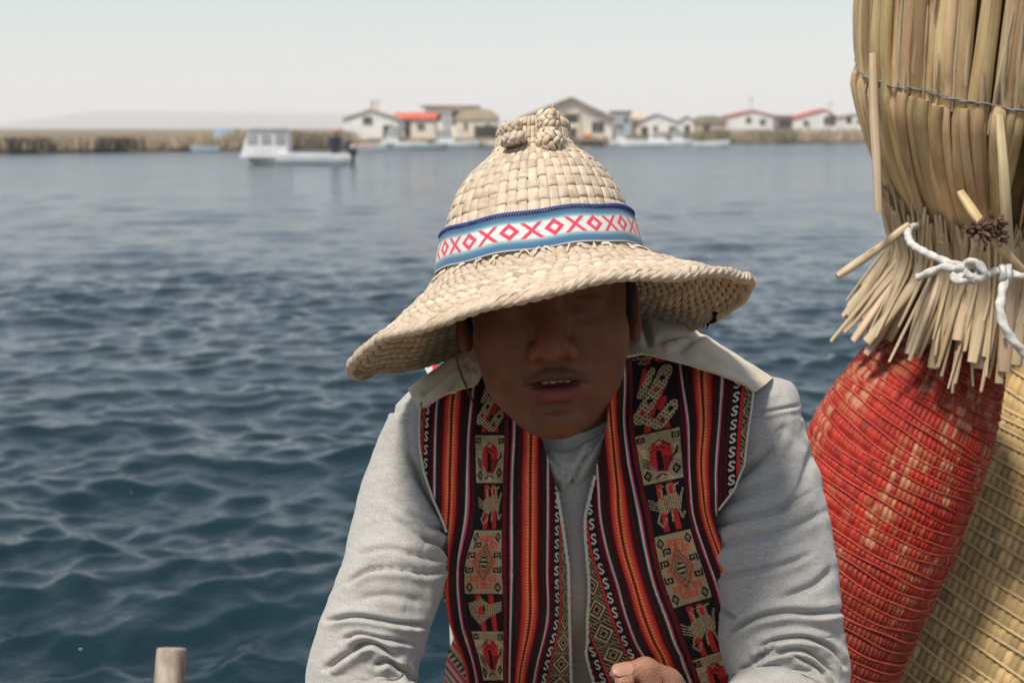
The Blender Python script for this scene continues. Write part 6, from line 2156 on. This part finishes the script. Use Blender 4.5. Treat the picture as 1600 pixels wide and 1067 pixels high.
house("white house under a bright red roof with a dark window, near the reeds", 1240, 1308, 213, 184, 170, sy(1275, 4.0), M_WHITE, M_REDR, "gable", 5, [("window", 1286, 1297, 182, 196), ("door", 1296, 1304, 180, 196), ("window", 1254, 1264, 188, 198)], 0.12, peakpx=1288)
house("small white house at the right end beside the reed bundle", 1318, 1352, 213, 182, 178, sy(1335, 4.5), M_WHITE, M_BROWNR, "gable", 4, [("door", 1322, 1329, 182, 193), ("window", 1338, 1346, 186, 194)], 0.1)
house("little pale house half hidden by the reed bundle's hanging straw", 1352, 1392, 213, 186, 180, sy(1370, 5.0), M_WHITE, M_GREYR, "gable", 4, [("window", 1362, 1370, 188, 197)], 0.1)

house("tiny white hut squeezed between the peaked grey roof and the brown thatched hut", 1064, 1084, 216, 188, 181, sy(1074, 7), M_WHITE, M_BROWNR, "gable", 3, [("door", 1070, 1077, 196, 212)], 0.1)
house("pale hut with a tan roof just right of the pale blue grey shed", 984, 1004, 218, 187, 179, sy(994, 9), M_CREAMW, M_TANR, "side", 3, [("window", 990, 997, 190, 200)], 0.1)

# blue tarpaulin shelter among the reeds
def tarp():
    y = sy(350, 3.0)
    x0, x1 = px2x(332, y), px2x(369, y)
    root = empty("shelter", ((x0 + x1) / 2, y, 0.3), "pale blue tarpaulin shelter standing in the bank reeds", "shelter")
    hw = (x1 - x0) / 2
    z0, z1 = py2z(216, y) - 0.3, py2z(201, y) - 0.3
    c = MB().poly([(-hw * 0.95, z0), (hw, z0 + 0.05), (hw * 0.9, z1), (-hw * 0.8, z1 - 0.04)], -0.05, 1.6)
    o = c.build("canopy", fm("blue_tarp", (0.40, 0.55, 0.66), 0.5), None, origin=(0, 0, 0), smooth=False); o.parent = root
    for s in (-0.85, 0.85):
        o = MB().tube(np.array([[s * hw, 0.2, -0.4], [s * hw, 0.2, z0 + 0.1]]), 0.04, 8).build("pole", M_TANR(), None, origin=(0, 0, 0)); o.parent = root
tarp()

def hull_mesh(L, Wd, H, bow=1, n=26):
    """open boat: sheer, flare, transom and a thick gunwale; bow towards -x when bow is -1"""
    t = np.linspace(0, 1, n)
    half = Wd / 2 * np.clip(1 - np.clip((t - 0.45) / 0.55, 0, 1) ** 2.2, 0.01, 1) * (0.9 + 0.1 * np.clip(t * 4, 0, 1))
    sheer = H * (0.82 + 0.32 * t ** 2)
    keel = -0.18 + 0.30 * np.clip((t - 0.7) / 0.3, 0, 1) ** 2
    x = (t - 0.5) * L * bow
    def row(f, inner):
        out = []
        for i in range(n):
            hw = half[i] - inner * 0.05 * min(1, half[i] * 4)
            prof_ = [(-1.0, 1), (-0.96, .6), (-0.85, .25), (-0.5, 0.04), (0, 0), (0.5, 0.04), (0.85, .25), (0.96, .6), (1.0, 1)]
            out.append([(x[i], a * hw, (keel[i] + inner * 0.08) + b * (sheer[i] - keel[i] - inner * 0.08)) for a, b in prof_])
        return np.array(out)
    O, I = row(1, 0), row(1, 1)
    mb = MB().grid(O).grid(I, flip=True)
    for e in (0, -1):
        mb.grid(np.stack([O[:, e], I[:, e] + [0, 0, 0.02]], 1), flip=e == 0)
    tr = O[0]
    mb.add(np.concatenate([[tr.mean(0)], tr]), np.array([[0, 1 + i, 2 + i] for i in range(8)]))
    tr = I[0] + [0.04 * bow, 0, 0]
    mb.add(np.concatenate([[tr.mean(0)], tr]), np.array([[0, 2 + i, 1 + i] for i in range(8)]))
    return mb, x, half, sheer

def boat(label, px0, px1, pwl, hull_m, Hm=0.5, bow=1, cabin=None, motor=False, stripe=False, turn=0.0, y=None):
    dv = (pwl - 533.5) / FPX
    if y is None:
        y = CAM_H / (math.tan(PITCH + math.atan(dv)))
    x0, x1 = px2x(px0, y), px2x(px1, y)
    L = (x1 - x0) / max(math.cos(turn), 0.3)
    root = empty("boat", ((x0 + x1) / 2, y, 0.0), label, "boat", "boats moored off the far shore")
    root.rotation_euler = (0, 0, turn)
    def P(mb, name, m, parent=root, smooth=False):
        o = mb.build(name, m, None, origin=(0, 0, 0), smooth=smooth); o.parent = parent
        return o
    mb, x, half, sheer = hull_mesh(L, min(1.7, L * 0.36), Hm, bow)
    P(mb, "hull", hull_m(), smooth=True)
    for q in (0.3, 0.5):
        P(MB().box(((q - 0.5) * L * bow - 0.12, -half[8] * 0.9, Hm * 0.55), ((q - 0.5) * L * bow + 0.12, half[8] * 0.9, Hm * 0.62)), "bench", M_FRAME())
    if motor:
        mx = -L / 2 * bow
        s = -bow
        mo = MB().box((mx + s * 0.02, -0.14, Hm * 0.75), (mx + s * 0.34, 0.14, Hm * 1.35)).box((mx + s * 0.10, -0.06, -0.3), (mx + s * 0.24, 0.06, Hm * 0.75)).tube(np.array([[mx + s * 0.02, 0, Hm * 1.15], [mx - s * 0.3, 0, Hm * 1.25], [mx - s * 0.5, 0, Hm * 1.3]]), 0.02, 6)
        P(mo, "outboard_motor", M_MOTOR())
    if cabin:
        c0, c1, ctop = cabin
        cx0, cx1 = px2x(c0, y) - (x0 + x1) / 2, px2x(c1, y) - (x0 + x1) / 2
        zt = py2z(ctop, y)
        w = half.max() * 0.82
        sl = 0.55 * (1 if bow > 0 else -1)
        front = cx1 if bow > 0 else cx0
        back = cx0 if bow > 0 else cx1
        pts = [(back, Hm * 0.6), (front, Hm * 0.6), (front - sl * 0.75, zt - 0.08), (back, zt - 0.08)]
        P(MB().poly(pts, -w, w), "cabin", M_BOATW())
        rz = [(back - 0.1 * np.sign(front - back), zt - 0.078), (front - sl * 0.9 + 0.15 * np.sign(front - back), zt - 0.078), (front - sl * 0.95, zt), (back, zt)]
        P(MB().poly(rz, -w - 0.08, w + 0.08), "cabin_roof", fm("cream_canopy", (0.62, 0.57, 0.45), 0.7))
        nw = 3
        for k in range(nw):
            a0 = back + (front - sl * 0.5 - back) * (k + 0.12) / nw
            a1 = back + (front - sl * 0.5 - back) * (k + 0.88) / nw
            z0_, z1_ = Hm * 0.6 + (zt - Hm * 0.6) * 0.46, Hm * 0.6 + (zt - Hm * 0.6) * 0.80
            f_ = P(MB().box((min(a0, a1), -w - 0.03, z0_), (max(a0, a1), -w - 0.004, z1_)), "window", M_FRAME())
            P(MB().box((min(a0, a1) + 0.05, -w - 0.036, z0_ + 0.05), (max(a0, a1) - 0.05, -w - 0.031, z1_ - 0.05)), "pane", fm("pale_pane", (0.34, 0.38, 0.38), 0.15), f_)
    if stripe:
        sb = MB()
        G = np.stack([x * 0.985, -half * 0.985 - 0.012, sheer * 0.62], -1)[2:20]
        sb.grid(np.stack([G, G + [0, -0.002, 0.10]], 1))
        P(sb, "stripe", fm("faded_red_stripe", (0.45, 0.13, 0.10), 0.6))
    return root

boat("white motorboat with a slant-fronted cabin, the nearest boat, a person at its stern", 386, 545, 257, M_BOATW, 0.52, -1, (378, 452, 200), True, False)
boat("small pale grey rowing boat by the bank reeds, leftmost of the boats", 297, 342, 238, M_BOATG, 0.42, -1)
boat("white boat with a faded red stripe moored below the whitewashed house", 548, 604, 236, M_BOATW, 0.5, 1, None, True, True)
boat("white boat with a low cabin below the orange red roof", 596, 668, 232, M_BOATW, 0.55, -1, (600, 622, 198))
boat("grey open boat lying between the two white cabin boats", 640, 700, 234, M_BOATG, 0.42, 1)
boat("white cabin boat in front of the rounded hut", 678, 748, 231, M_BOATW, 0.52, 1, (684, 712, 204))
boat("plain white open boat nearest the left side of the hat", 726, 782, 229, M_BOATW, 0.48, -1)
boat("broad white boat with a cabin right of the large gabled house", 970, 1046, 231, M_BOATW, 0.62, -1, (1012, 1040, 206), False, False)
boat("pale boat with a small white cabin end-on behind the white dinghies", 1044, 1082, 228, M_BOATW, 0.5, 1, (1050, 1070, 203))
boat("low white dinghy at the edge of the reeds, rightmost of the boats", 1084, 1140, 231, M_BOATW, 0.55, 1)

boat("narrow white launch with a tall cabin, left of the broad white boat", 952, 992, 228, M_BOATW, 0.5, 1, (962, 978, 200))
boat("grey blue skiff in front of the tiny white hut", 1050, 1090, 226, M_BOATG, 0.4, -1)
boat("white skiff with an outboard below the whitewashed house's door", 590, 630, 228, M_BOATW, 0.45, -1, None, True)

# orange life vests heaped on the jetty in front of the large house
def vests():
    for k, (px, py, w, lab) in enumerate(((918, 214, 15, "bright orange life vest bundle, left of the two on the landing"), (946, 213, 18, "wide orange life vest bundle, right of the two on the landing"))):
        y = sy(px, 1.6)
        x = px2x(px, y); s = w / 2 * y / FPX
        root = empty("life_vest", (x, y, 0.45), lab, "life vest", "life vests on the landing")
        for sgn in (-1, 1):
            a = np.linspace(0, 2 * math.pi, 10, endpoint=False)
            rows = []
            for q, sc in ((0, .5), (0.12, .95), (0.5, 1.0), (0.75, .8), (0.85, .4)):
                rows.append(np.stack([sgn * s * 0.52 + s * 0.46 * sc * np.cos(a), 0.18 * sc * np.sin(a), np.full(10, q * 0.75)], -1))
            o = MB().grid(np.array(rows), cv=True).build("foam_panel", M_ORANGE(), None, origin=(0, 0, 0)); o.parent = root
        o = MB().box((-s * 0.9, -0.21, 0.26), (s * 0.9, 0.19, 0.31)).build("strap", M_DARK(), None, origin=(0, 0, 0), smooth=False); o.parent = root
vests()

def landing():
    y = sy(905, 0.3)
    x0, x1 = px2x(862, y), px2x(966, y)
    root = empty("landing_stage", ((x0 + x1) / 2, y, 0.0), "low brown wooden landing stage at the water's edge before the large gabled house", "jetty")
    n = 14
    w = (x1 - x0) / n
    for k in range(n):
        o = MB().box((x0 - (x0 + x1) / 2 + k * w + 0.02, -0.4, 0.34 + 0.01 * (k % 3)), (x0 - (x0 + x1) / 2 + (k + 1) * w - 0.02, 1.9, 0.42 + 0.01 * (k % 3))).build("plank", fm("jetty_wood", (0.24, 0.17, 0.10)), None, origin=(0, 0, 0), smooth=False)
        o.parent = root
    for q in (0.03, 0.35, 0.66, 0.97):
        xx = (q - 0.5) * (x1 - x0)
        o = MB().tube(np.array([[xx, -0.3, -0.7], [xx, -0.3, 0.3]]), 0.07, 8).build("post", fm("jetty_wood", (0.24, 0.17, 0.10)), None, origin=(0, 0, 0)); o.parent = root
landing()

# leafy bushes by the houses
def bush(px, py0, py1, w, lab, seed, y_extra=2.6):
    y = sy(px, y_extra)
    x = px2x(px, y); z0 = 0.4; z1 = py2z(py1, y)
    rg = np.random.default_rng(seed)
    root = empty("bush", (x, y, z0), lab, "bush", "bushes by the far houses")
    hw = w / 2 * y / FPX
    st = MB()
    for k in range(5):
        a = rg.uniform(0, 6.28)
        st.tube(np.array([[0, 0, -0.2], [hw * .2 * math.cos(a), .2 * math.sin(a), (z1 - z0) * .4], [hw * .5 * math.cos(a), .4 * math.sin(a), (z1 - z0) * .75]]), np.array([.05, .035, .015]), 6)
    o = st.build("stem", M_BROWNR(), None, origin=(0, 0, 0)); o.parent = root
    n = 900
    p = rg.normal(0, 1, (n, 3)); p /= np.linalg.norm(p, axis=1, keepdims=True)
    p *= rg.uniform(0.35, 1.0, (n, 1)) ** 0.5
    p = p * np.array([hw, 0.8, (z1 - z0) / 2]) + np.array([0, 0, (z1 - z0) / 2])
    s = rg.uniform(0.06, 0.14, n)
    u = rg.normal(0, 1, (n, 3)); v = rg.normal(0, 1, (n, 3))
    u /= np.linalg.norm(u, axis=1, keepdims=True); v -= u * (u * v).sum(1, keepdims=True); v /= np.linalg.norm(v, axis=1, keepdims=True)
    Q = np.stack([p - u * s[:, None], p + v * s[:, None] * .5, p + u * s[:, None], p - v * s[:, None] * .5], 1).reshape(-1, 3)
    mb = MB(); mb.add(Q, np.arange(len(Q)).reshape(-1, 4))
    o = mb.build("foliage", fm("dusty_leaf", (0.13, 0.12, 0.075), 0.9, var=0.35, scale=3), None, origin=(0, 0, 0), smooth=False); o.parent = root
bush(762, 216, 194, 34, "dark dusty bush in front of the rounded hut", 1, 3.6)
bush(938, 214, 188, 40, "dark bush against the right side of the large gabled house", 2, 2.4)
bush(1122, 216, 203, 44, "low olive bush below the brown thatched hut", 3, 2.0)
bush(1180, 214, 203, 60, "wide olive bush below the white house with a pinkish red roof half", 4, 2.0)

# the person standing in the stern of the nearest boat
def far_person():
    y = CAM_H / (math.tan(PITCH + math.atan((257 - 533.5) / FPX))) - 0.02
    X0 = px2x(524, y)
    f = Field(axis((X0 - 0.5, X0 + 0.5, 0.02)), axis((y - 0.4, y + 0.4, 0.025)), axis((0.05, 1.75, 0.02)))
    f.frame(np.eye(4))
    b = np.array([X0, y, 0.15])
    for s in (-1, 1):
        f.chain([b + [s * .09, 0, .03], b + [s * .10, -.12, .42], b + [s * .08, .06, .55]], [.05, .06, .085], 0.04)
        f.chain([b + [s * .19, .02, .98], b + [s * .25, -.06, .74], b + [s * .14, -.22, .62]], [.055, .045, .035], 0.03)
        f.cap(b + [s * .09, 0, .02], b + [s * .09, -.14, .0], .045, .035, .02)
    f.cap(b + [0, .06, .58], b + [0, .0, .98], .125, .14, 0.05)
    f.cap(b + [0, 0, 1.0], b + [0, -.02, 1.14], .055, .05, .03)
    f.ell(b + [0, -.03, 1.24], (.078, .095, .115), 0.02)
    f.ell(b + [0, -.13, 1.22], (.014, .02, .018), 0.015)
    V, F = f.mesh(); V = smooth_mesh(V, F, 2)
    z = V[:, 2] - b[2]
    col = np.tile([0.17, 0.085, 0.05], (len(V), 1))
    o = mk("person", V, F, attr_mat("far_skin", noise=0.1), origin=b, col=col)
    tag(o, "small far person in dark jacket and orange cap in the white motorboat's stern", "person")
    Nn = mesh_normals(V, F)
    def shell(name, m, lo, hi, off, extra=None):
        sel = (z > lo) & (z < hi)
        if extra is not None: sel &= extra
        fs = F[sel[F].all(1)]
        used = np.unique(fs); mp = -np.ones(len(V), int); mp[used] = np.arange(len(used))
        mk(name, V[used] + Nn[used] * off, mp[fs], m, o)
    shell("jacket", fm("navy_jacket", (0.035, 0.037, 0.055)), 0.55, 1.08, 0.018)
    shell("trousers", fm("dark_cloth", (0.03, 0.03, 0.036)), 0.06, 0.60, 0.014)
    shell("cap", M_ORANGE(), 1.25, 1.5, 0.014)
far_person()

# thin aerial poles standing among the roofs
def aerial(px, pt, pb, lab):
    y = sy(px, 6.5)
    x = px2x(px, y); z0 = 0.3; z1 = py2z(pt, y)
    root = empty("aerial_pole", (x, y, z0), lab, "pole", "aerial poles among the roofs")
    o = MB().tube(np.array([[0, 0, -0.4], [0.01, 0, (z1 - z0) * .5], [0, 0, z1 - z0]]), np.array([.05, .045, .035]), 8).build("mast", M_BROWNR(), None, origin=(0, 0, 0)); o.parent = root
    o = MB().box((-0.45, -0.02, z1 - z0 - 0.35), (0.45, 0.02, z1 - z0 - 0.30)).box((-0.28, -0.02, z1 - z0 - 0.62), (0.28, 0.02, z1 - z0 - 0.57)).build("crossbar", M_BROWNR(), None, origin=(0, 0, 0), smooth=False); o.parent = root
aerial(590, 152, 200, "thin aerial pole over the whitewashed house, left of the hat")
aerial(1172, 150, 200, "thin aerial pole over the white house right of the brown hut")
aerial(1296, 158, 200, "thin aerial pole above the bright red roof near the reed bundle")
